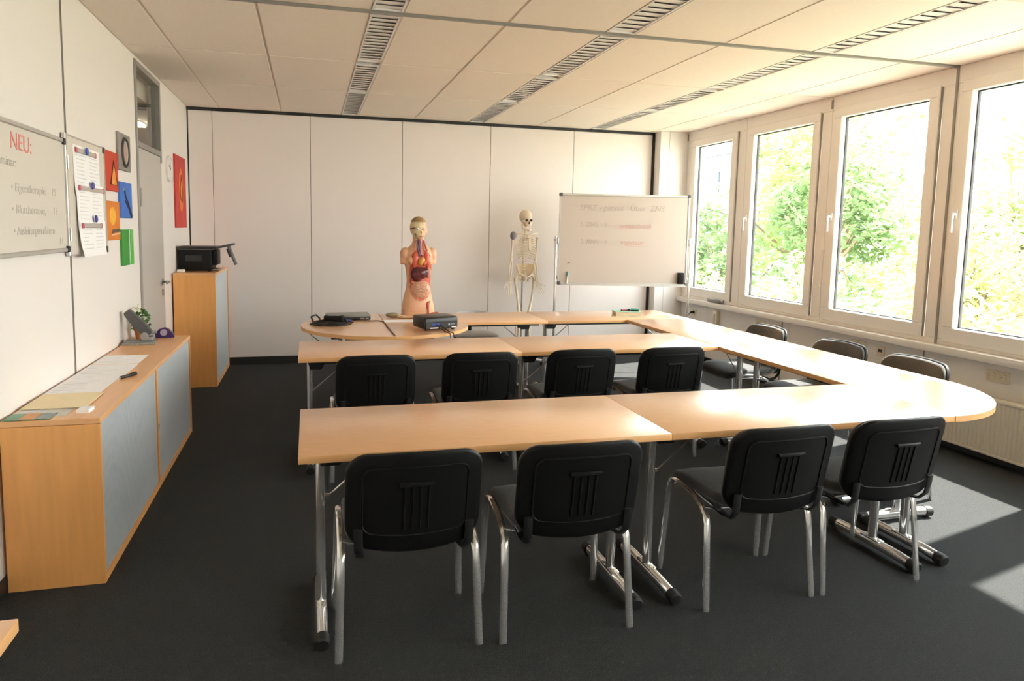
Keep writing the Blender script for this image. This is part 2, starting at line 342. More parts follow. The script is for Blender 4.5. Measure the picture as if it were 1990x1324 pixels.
# ------------------------------------------------------------------ tables
def edge_mats(o, top, edge):
    me = o.data; me.materials.clear(); me.materials.append(top); me.materials.append(edge)
    for p in me.polygons: p.material_index = 0 if abs(p.normal.z) > .6 else 1
def t_leg(root, x, y, axis='y', L=.54, name='leg', side=1):
    """a chrome column on a T foot with black caps and a black bracket under the top"""
    rot = 0 if axis == 'y' else -pi/2
    B = M4.Translation((x, y, 0)) @ M4.Rotation(rot, 4, 'Z')
    m = MB(); m.M = B
    m.tube([(0, 0, .045), (0, 0, T-.03)], .024, 16, ry=.019, up=(0, 1, 0))
    leg = m.build(name, CHROME, root)
    m = MB(); m.M = B; m.tube([(0, -L/2+.03, .034), (0, -L/4, .040), (0, L/4, .040), (0, L/2-.03, .034)], .026, 14, ry=.024, up=(0, 0, 1))
    m.box(-.02, -.06, .05, .02, .06, .066, .006)
    m.build('foot', CHROME, leg)
    for s in (-1, 1):
        m = MB(); m.M = B; m.tube([(0, s*(L/2-.045), .034), (0, s*(L/2-.004), .032), (0, s*(L/2), .031)], [.029, .028, .022], 14); m.tube([(0, s*(L/2-.03), .0), (0, s*(L/2-.03), .02)], .016, 10)
        m.build('foot_cap', RUB, leg)
    m = MB(); m.M = B
    for s in (-1, 1):
        m.add([(side*-.02, s*.05-.012, T-.03), (side*.12, s*.05-.012, T-.03), (side*.075, s*.05-.012, T-.115), (side*.0, s*.05-.012, T-.115), (side*-.02, s*.05+.012, T-.03), (side*.12, s*.05+.012, T-.03), (side*.075, s*.05+.012, T-.115), (side*.0, s*.05+.012, T-.115)],
              [(0, 1, 2, 3), (4, 5, 6, 7), (0, 1, 5, 4), (1, 2, 6, 5), (2, 3, 7, 6), (3, 0, 4, 7)])
    m.box(min(-side*.02, side*.12), -.062, T-.036, max(-side*.02, side*.12), .062, T-.028)
    m.build('bracket', BLKM, leg, smooth=False)
    m = MB(); m.M = B; m.tube([(side*.03, .0, T-.26), (side*.30, .0, T-.032)], .0038, 8).tube([(side*.012, 0, T-.26), (side*.034, 0, T-.26)], .009, 8)
    m.build('stay', CHROME, leg)
    return leg
def rect_table(x0, y0, x1, y1, label, l0=.08, l1=.11, along='x', off=-.05):
    cx, cy = (x0+x1)/2, (y0+y1)/2
    t = thing('conference_table', (cx, cy, 0), label, 'table', 'beech folding tables of the seminar layout')
    w, d = (x1-x0)/2-.0008, (y1-y0)/2-.0008
    o = MB().box(-w, -d, T-.028, w, d, T, .002, 2).build('tabletop', WOODT, t, ang=30)
    edge_mats(o, WOODT if along == 'x' else WOODY, WEDGE)
    m = MB()
    if along == 'x':
        for s in (-1, 1): m.box(-w+.06, s*(d-.09)-.012, T-.052, w-.06, s*(d-.09)+.012, T-.028)
        m.build('underframe', BLKM, t, smooth=False)
        t_leg(t, -w+l0, off, 'y', side=1); t_leg(t, w-l1, off, 'y', side=-1)
    else:
        for s in (-1, 1): m.box(s*(w-.09)-.012, -d+.06, T-.052, s*(w-.09)+.012, d-.06, T-.028)
        m.build('underframe', BLKM, t, smooth=False)
        t_leg(t, off, -d+l0, 'x', side=-1); t_leg(t, off, d-l1, 'x', side=1)
    return t
rect_table(-.043, 2.427, 1.43, 3.086, 'beech table at the free end of the row nearest the viewer', .08, .12)
rect_table(1.43, 2.427, 2.87, 3.086, 'beech table in the nearest row, between its free end table and the quarter-round corner', .06, .13)
rect_table(-.07, 4.295, 1.384, 4.945, 'beech table at the free end of the middle row', .07, .10)
rect_table(1.384, 4.295, 2.868, 4.945, 'beech table of the middle row that butts against the window-side line', .08, .08)
rect_table(2.87, 3.088, 3.53, 4.43, 'beech table of the window-side line next to the quarter-round corner', .12, .10, 'y', .02)
rect_table(2.87, 4.432, 3.53, 5.778, 'beech table of the window-side line next to the back row', .10, .10, 'y', .02)
rect_table(.635, 5.782, 2.10, 6.46, 'beech table of the back row that carries the anatomical torso', .09, .09, off=0)
rect_table(2.10, 5.782, 3.53, 6.46, 'beech table of the back row that carries the green-covered book', .09, .09, off=0)
def round_table(cx, cy, r, a0, a1, name, label, legs):
    t = thing(name, (cx, cy, 0), label, 'table')
    n = 40; pts = [(r*cos(a0+(a1-a0)*i/n), r*sin(a0+(a1-a0)*i/n)) for i in range(n+1)]
    if abs(a1-a0) < pi-.1: pts.append((0, 0))
    k = .0008; mx = (cos((a0+a1)/2)*k, sin((a0+a1)/2)*k); pts = [(p[0]+mx[0], p[1]+mx[1]) for p in pts]
    o = MB().prism(pts, T-.028, T, .002).build('tabletop', WOODT, t, ang=30); edge_mats(o, WOODT, WEDGE)
    am = (a0+a1)/2; q = r*.5
    m = MB(); m.M = M4.Rotation(am, 4, 'Z') if abs(a1-a0) < pi-.1 else M4.Rotation(am, 4, 'Z')
    if abs(a1-a0) < pi-.1: m.box(.10, -.012, T-.05, r*.75, .012, T-.028)
    else: m.box(.05, -r*.62, T-.05, .085, r*.62, T-.028).box(r*.5, -r*.4, T-.05, r*.5+.03, r*.4, T-.028)
    m.M = M4()
    if cx < 2: m.box(.02, -r*.86, T-.058, r*.42, -r*.82, T-.028) if a1-a0 < pi-.1 else m.box(-r*.53, -r*.86, T-.058, -.02, -r*.82, T-.028)
    m.build('underframe', BLKM, t, smooth=False)
    for lx, ly, ax, sd in legs: t_leg(t, lx, ly, ax, side=sd, L=.48)
    return t
round_table(2.87, 3.086, .66, -pi/2, 0, 'quarter_round_table', 'beech quarter-round corner table nearest the radiator', [(.06, -.38, 'y', 1), (.28, -.115, 'x', 1)])
round_table(.633, 5.78, .70, -pi/2, 0, 'quarter_round_table', 'beech quarter-round table under the black projector', [(.12, -.30, 'y', 1)])
round_table(.633, 5.78, .70, pi/2, 3*pi/2, 'half_round_table', 'beech half-round table that carries the laptop and the cable heap', [(-.10, 0, 'y', -1), (-.38, 0, 'y', -1)])
# long rails seen under the round end
# desk at the lower left corner of the photo
t = thing('desk', (-.906, .93, 0), 'beech desk at the photo edge, only one corner showing, before the sideboard', 'desk')
o = MB().box(-.32, -.59, T-.028, .32, .59, T, .002).build('tabletop', WOODY, t, ang=30); edge_mats(o, WOODY, WEDGE)
for sx in (-1, 1):
    for sy in (-1, 1): MB().tube([(sx*.27, sy*.53, 0), (sx*.27, sy*.53, T-.028)], .02, 12).build('leg', CHROME, t)
MB().box(-.27, -.53, T-.06, .27, -.505, T-.028).box(-.27, .505, T-.06, .27, .53, T-.028).build('underframe', BLKM, t, smooth=False)

# ------------------------------------------------------------------ chairs
def make_chair(label):
    t = thing('stacking_chair', (0, 0, 0), label, 'chair', 'black stacking chairs with chrome legs')
    for s in (-1, 1):
        def P(x, y, z): return (s*x, y, z)
        rear = [P(.262, -.187, 0), P(.256, -.165, .20), P(.251, -.148, .36), P(.249, -.133, .395), P(.248, -.10, .42), P(.2475, -.05, .444), P(.247, 0, .455)]
        fr = [P(.247, 0, .455), P(.247, .06, .462), P(.2475, .105, .462), P(.248, .137, .452), P(.249, .152, .43), P(.251, .16, .40), P(.256, .175, .2), P(.262, .19, 0)]
        MB().tube(rear, .0155, 14, ry=.0085, up=(s*1., 0, .0)).build('leg', CHROME, t)
        MB().tube(fr, .0155, 14, ry=.0085, up=(s*1., 0, .0)).build('leg', CHROME, t)
    m = MB()
    for y, z in ((-.105, .418), (.115, .446)): m.tube([(-.246, y, z), (-.20, y, z-.012), (.20, y, z-.012), (.246, y, z)], .009, 10)
    for s in (-1, 1): m.tube([(s*.19, -.14, .41), (s*.19, .14, .436)], .009, 10)
    m.build('seat_frame', CHROME, t)
    for s in (-1, 1):
        MB().tube([(s*.185, -.10, .415), (s*.187, -.17, .405), (s*.190, -.225, .415), (s*.195, -.252, .445), (s*.197, -.262, .49), (s*.198, -.266, .53)], .017, 10, ry=.006, up=(s*1., 0, 0)).build('back_bracket', BLKM, t)
    def sf(p):
        x, y, z = p.x, p.z, p.y
        z += -.035*max(0, (y-.09)/.125)**2 + .012*(x/.24)**2 + .01*max(0, (-y-.1)/.11)
        return V((x, y-.004, z+.462))
    m = MB().pad(.475, .435, .05, .075, sf, .32); m.build('seat', FABRIC, t, ang=60)
    def bf(p, dy=0):
        x, z, y = p.x, p.z, p.y
        u = min(1.1, abs(x)/.245)
        if z < 0: z -= .030*(1-u*u)*(-z/.17)
        else: z += .012*(1-u*u)*(z/.17)
        yy = -.285 + y + .045*u*u - z*.19 + dy - .25*max(0, z-.05)**2
        return V((x, yy, z+.632))
    o = MB().pad(.485, .345, .028, .075, lambda p: bf(V((p.x, p.y-.006, p.z))), .0).build('back_shell', PLAST, t, ang=50)
    MB().pad(.472, .332, .026, .07, lambda p: bf(V((p.x, p.y+.016, p.z))), .3).build('backrest', FABRIC, t, ang=60)
    # raised lines, grip and ribs on the shell's rear face
    m = MB(); k = []
    W, H, r = .185, .118, .035
    for cx, cz, a0 in ((W-r, H-r, 0), (-W+r, H-r, pi/2), (-W+r, -H+r, pi), (W-r, -H+r, 3*pi/2)):
        for i in range(6): a = a0+pi/2*i/5; k.append((cx+r*cos(a), cz+r*sin(a)))
        k2 = k[-1]
    full = []
    for i in range(len(k)):
        a, b = k[i], k[(i+1) % len(k)]
        for q in range(6 if i % 6 == 5 else 1): full.append((a[0]+(b[0]-a[0])*q/6, a[1]+(b[1]-a[1])*q/6))
    m.tube([bf(V((x, -.0195, z+.005))) for x, z in full], .0042, 6, closed=True)
    m.build('shell_rim', PLAST, o)
    m = MB(); m.tube([bf(V((x, -.024, .062))) for x in (-.06, -.03, 0, .03, .06)], .0085, 8)
    for x in (-.042, -.014, .014, .042): m.tube([bf(V((x, -.0203, z))) for z in (.055, .0, -.05, -.09)], .0042, 6)
    m.build('grip', PLAST, o)
    return t
# origin of the chair: middle of its four feet
near = [(.355, 2.555, 0), (.97, 2.535, -.012), (1.851, 2.57, .02), (2.43, 2.582, .03)]
ln = ['black chair at the nearest table row, closest to the sideboard', 'black chair at the nearest table row, second from the sideboard side', 'black chair at the nearest table row, third from the sideboard, its seat showing', 'black chair at the nearest table row, closest to the radiator']
lm = ['black chair at the middle table row, closest to the sideboard', 'black chair at the middle table row, second from the sideboard side', 'black chair at the middle table row, third from the sideboard side', 'black chair at the middle table row, closest to the windows']
lw = ['black chair between the windows and the table line, farthest of the three from the viewer', 'black chair between the windows and the table line, middle one of three', 'black chair between the windows and the table line, nearest the radiator']
c0 = make_chair(ln[0]); reg(c0)
c0.location = (near[0][0], near[0][1], 0); c0.rotation_euler = (0, 0, near[0][2])
for (x, y, a), l in zip(near[1:], ln[1:]): dup(c0, (x, y, 0), a, l)
for (x, y, a), l in zip([(.39, 4.345, .0), (1.042, 4.345, -.01), (1.72, 4.355, .012), (2.365, 4.34, .02)], lm): dup(c0, (x, y, 0), a, l)
for (x, y, a), l in zip([(3.42, 4.86, pi/2), (3.425, 4.05, pi/2+.02), (3.42, 3.43, pi/2-.015)], lw): dup(c0, (x, y, 0), a, l)
# swivel chair on the far side of the back row
t = thing('swivel_chair', (1.63, 6.62, 0), 'light grey swivel chair tucked under the far side of the back row', 'chair')
SWV = mat('swivel_shell', (.42, .41, .40), .5, noise=(9, .05))
MB().pad(.44, .42, .05, .12, lambda p: V((p.x, p.z, p.y+.50)), .2).build('seat', SWV, t, ang=60)
MB().pad(.42, .17, .035, .08, lambda p: V((p.x, p.y+.235+.10*(-(p.x/.21)**2), p.z+.645)), .1).build('backrest', SWV, t, ang=60)
MB().tube([(0, .10, .47), (0, .24, .47), (0, .262, .53), (0, .255, .62)], .018, 10, ry=.008, up=(1, 0, 0)).build('back_bracket', BLKM, t)
MB().box(-.09, -.10, .445, .09, .12, .478, .008).tube([(-.05, 0, .455), (-.20, -.06, .445), (-.27, -.09, .435)], .011, 8).build('mechanism', BLKM, t)
MB().lathe([(.03, .10), (.03, .30), (.02, .30), (.02, .45)], 14).build('column', BLKM, t)
m = MB()
for k in range(5):
    a = 2*pi*k/5+.3; m.tube([(0, 0, .11), (.15*cos(a), .15*sin(a), .105), (.27*cos(a), .27*sin(a), .075)], [.032, .026, .016], 8)
m.build('base', BLKM, t)
for k in range(5):
    a = 2*pi*k/5+.3; MB().tube([(.27*cos(a)-.02*sin(a), .27*sin(a)+.02*cos(a), .03), (.27*cos(a)+.02*sin(a), .27*sin(a)-.02*cos(a), .03)], .03, 12).tube([(.27*cos(a), .27*sin(a), .04), (.27*cos(a), .27*sin(a), .08)], .008, 6).build('castor', RUB, t)

# ------------------------------------------------------------------ cabinets
def tambour(x, y0, y1, z0, z1, par, name='tambour_door'):
    m = MB(); n = max(4, int((y1-y0)/.0165)); s = (y1-y0)/n
    prof = []
    for i in range(n): prof += [(x-.003, y0+i*s), (x, y0+i*s+s*.18), (x, y0+i*s+s*.82)]
    prof += [(x-.003, y1), (x-.012, y1), (x-.012, y0)]
    m.prism(prof, z0, z1)
    return m.build(name, TAMB, par, smooth=False)
def cabinet(y0, y1, h, label, doors, wood, top):
    d0, d1 = XL+.014, -.871
    t = thing('sideboard' if len(doors) > 1 else 'cabinet', (0, 0, 0), label, 'cabinet'); t.location = (-1.06, (y0+y1)/2, 0); ox, oy = -1.06, (y0+y1)/2
    b = .019
    MB().box(d0-ox, y0-oy, h-.024, d1-ox, y1-oy, h, .0015, 1).build('top_panel', top, t, smooth=False)
    m = MB()
    for y in (y0, y1-b): m.box(d0-ox+.001, y-oy, 0, d1-ox-.001, y-oy+b, h-.0255)
    m.box(d0-ox+.001, y0-oy+b, .0, d1-ox-.002, y1-oy-b, .032).box(d0-ox+.001, y0-oy+b, .034, d0-ox+.012, y1-oy-b, h-.026)
    if len(doors) > 1:
        c = doors[0][1]; m.box(d0-ox+.012, c-oy+.001, .0325, d1-ox-.001, doors[1][0]-oy-.001, h-.0255)
    m.build('carcass', wood, t, smooth=False)
    for a, c in doors: tambour(d1-ox-.008, a-oy, c-oy, .034, h-.027, t)
    if len(doors) > 1:
        y = (doors[0][1]+doors[1][0])/2-oy; m = MB(); m.M = M4.Translation((d1-ox-.002, y, h*.51)) @ M4.Rotation(pi/2, 4, 'Y'); m.lathe([(.009, 0), (.009, .006), (.004, .008)], 14)
        m.box(-.012, -.009, 0, .03, .009, .003, .001); m.build('lock', STEEL, t)
    return t
cabinet(3.15, 5.445, .74, 'low beech sideboard with two silver tambour doors, along the whiteboard wall', [(3.172, 4.273), (4.308, 5.423)], WCAB, WTOP)
cabinet(6.94, 8.0, 1.108, 'tall beech cabinet with a silver tambour door, under the black printer', [(6.962, 7.978)], WCAB, WTOP)

# ------------------------------------------------------------------ left wall: boards, pictures, clock
t = thing('wall_whiteboard', (XL, 3.35, 1.70), 'white folding board on the wall, with red and grey handwriting', 'whiteboard')
Y0, Y1, Z0, Z1 = -1.05, .715, -.287, .305
MB().box(.002, Y0, Z0, .020, Y1, Z1).build('board', WBOARD, t, smooth=False)
m = MB(); w = .022
m.box(.001, Y0, Z1-w, .028, Y1, Z1, .004, 1).box(.001, Y0, Z0, .028, Y1, Z0+w, .004, 1).box(.001, Y0, Z0+w, .026, Y0+.012, Z1-w).box(.001, Y1-.012, Z0+w, .026, Y1, Z1-w)
m.build('board_frame', ALU, t, smooth=False)
for a in (Y0, Y1-.035):
    for b in (Z0-.003, Z1-.032): MB().box(.0, a, b, .031, a+.038, b+.035, .005).build('corner_cap', BLKM, t)
# wing, slightly folded out
wing = MB().box(.006, .735, -.305, .022, 1.432, .335).build('wing', WBOARD, t, smooth=False)
m = MB().box(.004, .72, -.31, .026, .742, .34, .003, 1).box(.004, .742, .328, .024, 1.43, .338).box(.004, .742, -.312, .024, 1.43, -.302).box(.004, 1.424, -.312, .025, 1.436, .338)
m.build('wing_frame', ALU, wing, smooth=False)
for z in (.15, -.23): MB().tube([(.03, .728, z), (.03, .728, z+.07)], .006, 8).build('hinge', STEEL, wing)
for z in (-.316, .30): MB().box(.002, 1.40, z, .028, 1.44, z+.04, .004).build('corner_cap', BLKM, wing)
def wallM(y, z, tilt=0, x=.0206): return M4.Translation((x, y, z)) @ M4.Rotation(tilt, 4, 'X') @ M4(((0, 0, 1, 0), (1, 0, 0, 0), (0, 1, 0, 0), (0, 0, 0, 1)))
text('NEU:', .105, INKR, t, wallM(.03, .185, -.02), shear=.05, sx=1.05, ex=.0008)
text('Seminar:', .058, INKG, t, wallM(-.13, .11, -.02), sx=1.1)
for s, y, z, sx in (('\u2022', .02, .0, 1.2), ('Eigentherapie,', .06, .0, 1.2), ('15', .50, .0, 1.2), ('\u2022', .02, -.095, 1.2), ('Bluttherapie,', .06, -.095, 1.25), ('13', .51, -.095, 1.2), ('\u2022', .03, -.19, 1.0), ('Ausleitungsverfahren', .06, -.19, 1.0), ('14', .58, -.245, 1.1)):
    text(s, .055, INKL, t, wallM(y, z, .0), sx=sx)
# sheets, magnet bars and magnets on the wing
sheets = [(4.19, 4.665, 1.995, 1.72, 'top'), (4.205, 4.70, 1.79, 1.50, 'middle'), (4.215, 4.70, 1.58, 1.375, 'lowest')]
for i, (a, b, z1, z0, n) in enumerate(sheets):
    x = XL+.0235+.0062*i
    m = MB(); pr = []
    for k in range(9):
        z = z1+(z0-z1)*k/8; cv = .005*(k/8)**3
        pr.append((x+cv, z))
    vs = []; fs = []
    for q, (px, z) in enumerate(pr):
        for j in range(9):
            y = a+(b-a)*j/8; c = .016*max(0, (1-j/2.5))**2*max(0, q/8-.55)*2.2*(1 if i == 2 else .15)
            vs.append((px+c-x, y-a, z-z1))
    for q in range(8):
        for j in range(8): fs.append((q*9+j, q*9+j+1, q*9+j+10, q*9+j+9))
    m.add(vs, fs); n0 = len(m.v); m.add([(v[0]-.0008, v[1], v[2]) for v in vs], [f[::-1] for f in fs])
    o = m.build('paper_sheet', PAPER, None, ang=80); o.location = (x, a, z1); tag(o, '%s of the three printed white sheets pinned to the board wing' % n, 'paper', 'printed sheets on the board wing')
    p = MB(); rr = random.Random(i)
    for col in (0.02, .26):
        for k in range(9):
            z = -.055-.021*k
            if z < z0-z1+.04: break
            L = rr.uniform(.09, .19); xx = .0004+.005*min(1, (-z)/(z1-z0))**3+(.012*max(0, -z/(z1-z0)-.55)*2.2 if i == 2 and col < .1 else 0)
            p.box(xx, col+.03, z, xx+.0006, min(col+.03+L, b-a-.02), z+.005)
    p.build('printing', PRINT, o, smooth=False)
    bar = MB().box(0, 0, -.013, .007, .36 if i != 1 else .46, .013, .002, 1); yy = a+.03
    t2 = thing('magnet_bar', (x+.0025, yy, z1-.028), '%s of the three white magnetic bars with pink ends on the board wing' % n, 'magnet bar', 'magnet bars on the board wing')
    bar.build('bar', ALU, t2, smooth=False); L = .36 if i != 1 else .46
    pk = mat('bar_end_pink', (.55, .10, .16), .4, noise=(9, .05))
    for e0, e1 in ((-.002, .018), (L-.014, L+.004)): MB().box(-.001, e0, -.0145, .008, e1, .0145, .002, 1).build('bar_end', pk, t2, smooth=False)
    m = MB(); m.M = M4.Rotation(pi/2, 4, 'Y'); m.lathe([(.021, 0), (.021, .005), (.018, .008), (.008, .009), (.0001, .009)], 20)
    o = m.build('round_magnet', mat('magnet_blue%d' % i, (.03, .09, .45) if i == 0 else (.05, .04, .33), .3, noise=(9, .1))); o.location = (x+.0098 if i else x+.0098, a+(.205, .255, .26)[i], z1+(-.022, -.006, .012)[i]); o.location.x = x+.0025+(.0073 if i != 2 else .0073)
    tag(o, 'blue round magnet on the %s white magnetic bar' % n, 'magnet', 'blue magnets on the board wing')

def canvas(name, y0, y1, z0, z1, c, label, deco, var=.22, sc_=7):
    t = thing(name, (XL, (y0+y1)/2, (z0+z1)/2), label, 'picture'); a, b = (y1-y0)/2, (z1-z0)/2
    MB().box(.001, -a, -b, .018, a, b, .003, 1).build('canvas', mat('canvas_'+label[:14].replace(' ', '_'), c, .6, noise=(sc_, var)), t, smooth=False)
    deco(t); return t
def flat(par, name, pts, col, x=.0182, h=.0008):
    m = MB(); m.M = M4(((0, 0, 1, 0), (1, 0, 0, 0), (0, 1, 0, 0), (0, 0, 0, 1))); m.prism(pts, x, x+h)
    return m.build(name, col if not isinstance(col, tuple) else mat('paint_%s_%d' % (name, len(bpy.data.materials)), col, .6, noise=(20, .3)), par, smooth=False)
def line(par, name, pts, r, col, x=.0186, closed=False): return MB().tube([(x, p[0], p[1]) for p in pts], r, 6, closed=closed).build(name, mat('paint_%s_%d' % (name, len(bpy.data.materials)), col, .6, noise=(30, .2)), par)
def d1(t):
    flat(t, 'triangle', [(-.035, -.085), (.125, -.085), (.045, .07)], (.85, .30, .05)); line(t, 'outline', [(-.035, -.085), (.125, -.085), (.045, .07)], .005, (.10, .03, .02), closed=True)
def d2(t):
    line(t, 'ring', [(.085*cos(a*pi/12), .095*sin(a*pi/12)) for a in range(24)], .012, (.05, .045, .045), closed=True); flat(t, 'disc', [(.05*cos(a*pi/12), .06*sin(a*pi/12)) for a in range(24)], (.45, .30, .25)); line(t, 'inner_ring', [(.064*cos(a*pi/12), .076*sin(a*pi/12)) for a in range(24)], .006, (.50, .46, .43), closed=True)
def d3(t):
    line(t, 'stem', [(-.06, .065), (-.03, .02), (.02, -.01), (.06, -.05), (.125, -.11)], .007, (.03, .03, .05)); line(t, 'second_stem', [(-.05, .0), (.0, -.03), (.05, -.06), (.11, -.12)], .006, (.03, .03, .05))
    flat(t, 'head', [(-.06+.022*cos(a*pi/8), .075+.018*sin(a*pi/8)) for a in range(16)], (.25, .25, .30)); flat(t, 'highlight', [(-.03, .03), (.03, -.005), (.035, -.025), (-.02, .01)], (.35, .60, .80), .0191)
def d4(t):
    flat(t, 'glow', [(-.02+.075*cos(a*pi/10), .03+.06*sin(a*pi/10)) for a in range(20)], (.95, .42, .04)); flat(t, 'dark_band', [(-.06, -.085), (.15, -.07), (.15, -.05), (-.02, -.055)], (.10, .06, .05)); flat(t, 'light_band', [(-.07, -.098), (.15, -.088), (.15, -.078), (-.06, -.09)], (.75, .55, .35), .0191)
def d5(t):
    line(t, 'stripe', [(.035, .12), (.03, .05), (.035, -.02), (.03, -.12)], .004, (.60, .72, .60)); line(t, 'dark_stripe', [(.05, .12), (.047, 0), (.05, -.12)], .004, (.03, .14, .03)); flat(t, 'bud', [(.02, .06), (.05, .06), (.042, .10), (.028, .10)], (.05, .16, .05)); flat(t, 'side', [(.052, -.125), (.148, -.125), (.148, .125), (.052, .125)], (.10, .48, .07))
def d6(t):
    flat(t, 'glow', [(.0+.11*cos(a*pi/12), .02+.22*sin(a*pi/12)) for a in range(24)], (.80, .20, .02)); flat(t, 'lozenge', [(.0, .17), (.06, .0), (.03, -.10), (-.05, -.06), (-.06, .04)], (.75, .38, .03), .0191)
    line(t, 'outline', [(.0, .17), (.06, .0), (.03, -.10), (-.05, -.06), (-.06, .04)], .006, (.35, .04, .01), .0196, True)
canvas('wall_picture', 4.805, 5.12, 1.778, 2.035, (.52, .045, .015), 'small red picture with an orange triangle', d1)
canvas('wall_picture', 5.16, 5.475, 1.935, 2.19, (.27, .245, .225), 'small grey picture with a dark ring', d2)
canvas('wall_picture', 5.165, 5.475, 1.606, 1.855, (.04, .16, .56), 'small blue picture with dark slanting stems', d3)
canvas('wall_picture', 4.805, 5.125, 1.457, 1.712, (.66, .20, .02), 'small orange picture with a dark band near its foot', d4)
canvas('wall_picture', 5.175, 5.475, 1.274, 1.527, (.03, .26, .03), 'small green picture with upright stripes', d5)
canvas('wall_picture', 7.19, 7.76, 1.535, 2.247, (.55, .035, .03), 'tall red picture above the printer', d6, .3, 4)
t = thing('wall_clock', (XL, 6.93, 2.08), 'round pale wall clock between the door and the tall red picture', 'clock')
m = MB(); m.M = M4.Rotation(pi/2, 4, 'Y'); m.lathe([(.118, 0), (.122, .012), (.118, .024), (.106, .026), (.106, .02), (.0001, .02)], 32); m.build('clock_case', WHITEP, t)
MB().box(.021, -.004, -.01, .023, .004, .06).build('hour_hand', BLKM, t, smooth=False); m = MB(); m.M = M4.Rotation(R(70), 4, 'X'); m.box(.0232, -.003, -.01, .0245, .003, .085); m.build('minute_hand', BLKM, t, smooth=False)

# ------------------------------------------------------------------ things on the sideboard
S = .74
def sheet(x0, y0, x1, y1, z, col, label, cat='paper', name='paper_sheet', group=None, lines=0, rz=0, h=.0012, deco=None):
    t = MB().box(-(x1-x0)/2, -(y1-y0)/2, 0, (x1-x0)/2, (y1-y0)/2, h).build(name, col, None, smooth=False); t.location = ((x0+x1)/2, (y0+y1)/2, z); t.rotation_euler = (0, 0, rz)
    tag(t, label, cat, group)
    if lines:
        m = MB(); rr = random.Random(int(y0*100)); W, H = (x1-x0), (y1-y0)
        for k in range(lines):
            y = H/2-.03-k*(H-.05)/lines; a = -W/2+.02; L = rr.uniform(.4, .88)*(W-.04)
            m.box(a, y, h, a+L, y+(.012 if k in (2, 6) else .0035), h+.0004)
        m.build('printing', PRINT, t, smooth=False)
    return t
PG = 'printed sheets on the sideboard'
sheet(-1.24, 4.37, -.99, 4.655, S, PAPER, 'printed white sheet on the sideboard, nearest the hole punch', group=PG, lines=7)
sheet(-1.245, 3.93, -.985, 4.355, S, PAPER, 'printed white sheet in the middle of the row on the sideboard', group=PG, lines=10)
sheet(-1.245, 3.56, -.995, 3.94, S+.0017, PAPER, 'printed white sheet on the sideboard, overlapping the yellow folder', group=PG, lines=9)
YELLOW = mat('manila_yellow', (.84, .70, .44), .6, noise=(12, .06)); 
sheet(-1.24, 3.335, -.975, 3.62, S+.0035, YELLOW, 'pale yellow paper folder lying on the sideboard', 'folder', 'paper_folder', h=.003)
t = sheet(-1.24, 3.215, -1.02, 3.40, S, mat('leaflet_grey', (.62, .60, .55), .5, noise=(30, .2)), 'greyish leaflet under the near edge of the yellow folder', 'leaflet', 'leaflet', lines=4)
GREEN = mat('leaflet_green', (.10, .26, .16), .4, noise=(14, .5)); ORG = mat('leaflet_orange', (.62, .25, .06), .4, noise=(14, .3)); GRY2 = mat('leaflet_slate', (.22, .27, .27), .4, noise=(30, .4))
t = sheet(-1.243, 3.16, -1.065, 3.265, S+.0018, GREEN, 'green and orange leaflet at the near edge of the sideboard', 'leaflet', 'leaflet', h=.002)
MB().box(-.03, -.048, .002, .03, .05, .0026).build('picture_panel', ORG, t, smooth=False); MB().box(.032, -.05, .002, .088, .048, .0026).build('photo_panel', GRY2, t, smooth=False)
t = MB().box(-.026, -.034, 0, .026, .034, .016, .001, 1).build('card_stack', PAPER, None, smooth=False); t.location = (-.962, 3.275, S); t.rotation_euler = (0, 0, -.06); tag(t, 'small stack of white cards at the front edge of the sideboard', 'cards')
t = thing('marker_pen', (-.955, 3.985, S), 'black marker pen lying beside the printed sheets on the sideboard', 'pen', rz=1.12)
MB().tube([(-.055, 0, .0085), (.02, 0, .0085)], .008, 12).build('pen_body', BLKM, t); MB().tube([(.021, 0, .0085), (.062, 0, .0085)], .009, 12).box(.02, -.002, .0165, .06, .002, .0195).build('pen_cap', RUB, t)
MB().tube([(-.055, 0, .0085), (-.062, 0, .0085)], .0045, 10).build('pen_end', STEEL, t)
# heavy hole punch
PUNCH = mat('punch_grey', (.075, .08, .085), .45, noise=(20, .15)); PL = mat('punch_light', (.33, .34, .33), .35, metal=.5, noise=(9, .1))
t = thing('hole_punch', (-1.14, 5.13, S), 'big grey hole punch with its long lever raised, on the sideboard', 'hole punch', rz=.08)
MB().box(-.105, -.10, 0, .10, .075, .016, .003).box(-.02, -.11, 0, .0, -.098, .02, .002).build('base', PL, t)
MB().box(-.10, -.06, .0165, .02, .06, .021).build('paper_guide', STEEL, t, smooth=False)
MB().box(.005, -.045, .0165, .085, .055, .05, .01).tube([(.03, -.05, .055), (.03, .06, .055)], .026, 16).tube([(.075, -.03, .075), (.105, -.03, .082)], .012, 10).build('punch_body', PL, t)
MB().loft([[(x+dx*s_, y, z+dz*s_) for dx, dz, y in ((-.8, -.6, -.03), (.8, .6, -.03), (.8, .6, .03), (-.8, -.6, .03))] for x, z, s_ in ((.05, .055, .034), (.02, .10, .034), (-.04, .17, .03), (-.075, .215, .026), (-.083, .227, .016))]).build('lever', PUNCH, t, ang=50)
t = thing('tape_dispenser', (-1.03, 5.365, S), 'dark purple tape dispenser beside the hole punch', 'tape dispenser', rz=.1)
PUR = mat('purple_plastic', (.045, .02, .11), .25, noise=(10, .2))
MB().loft([[(x, y*w, z) for x, z in ((-.06, .0), (.065, 0), (.06, .025), (.03, .06), (.0, .075), (-.04, .062), (-.062, .03))] for y, w in ((-.025, .9), (-.022, 1), (.022, 1), (.025, .9))]).build('dispenser_body', PUR, t, ang=50)
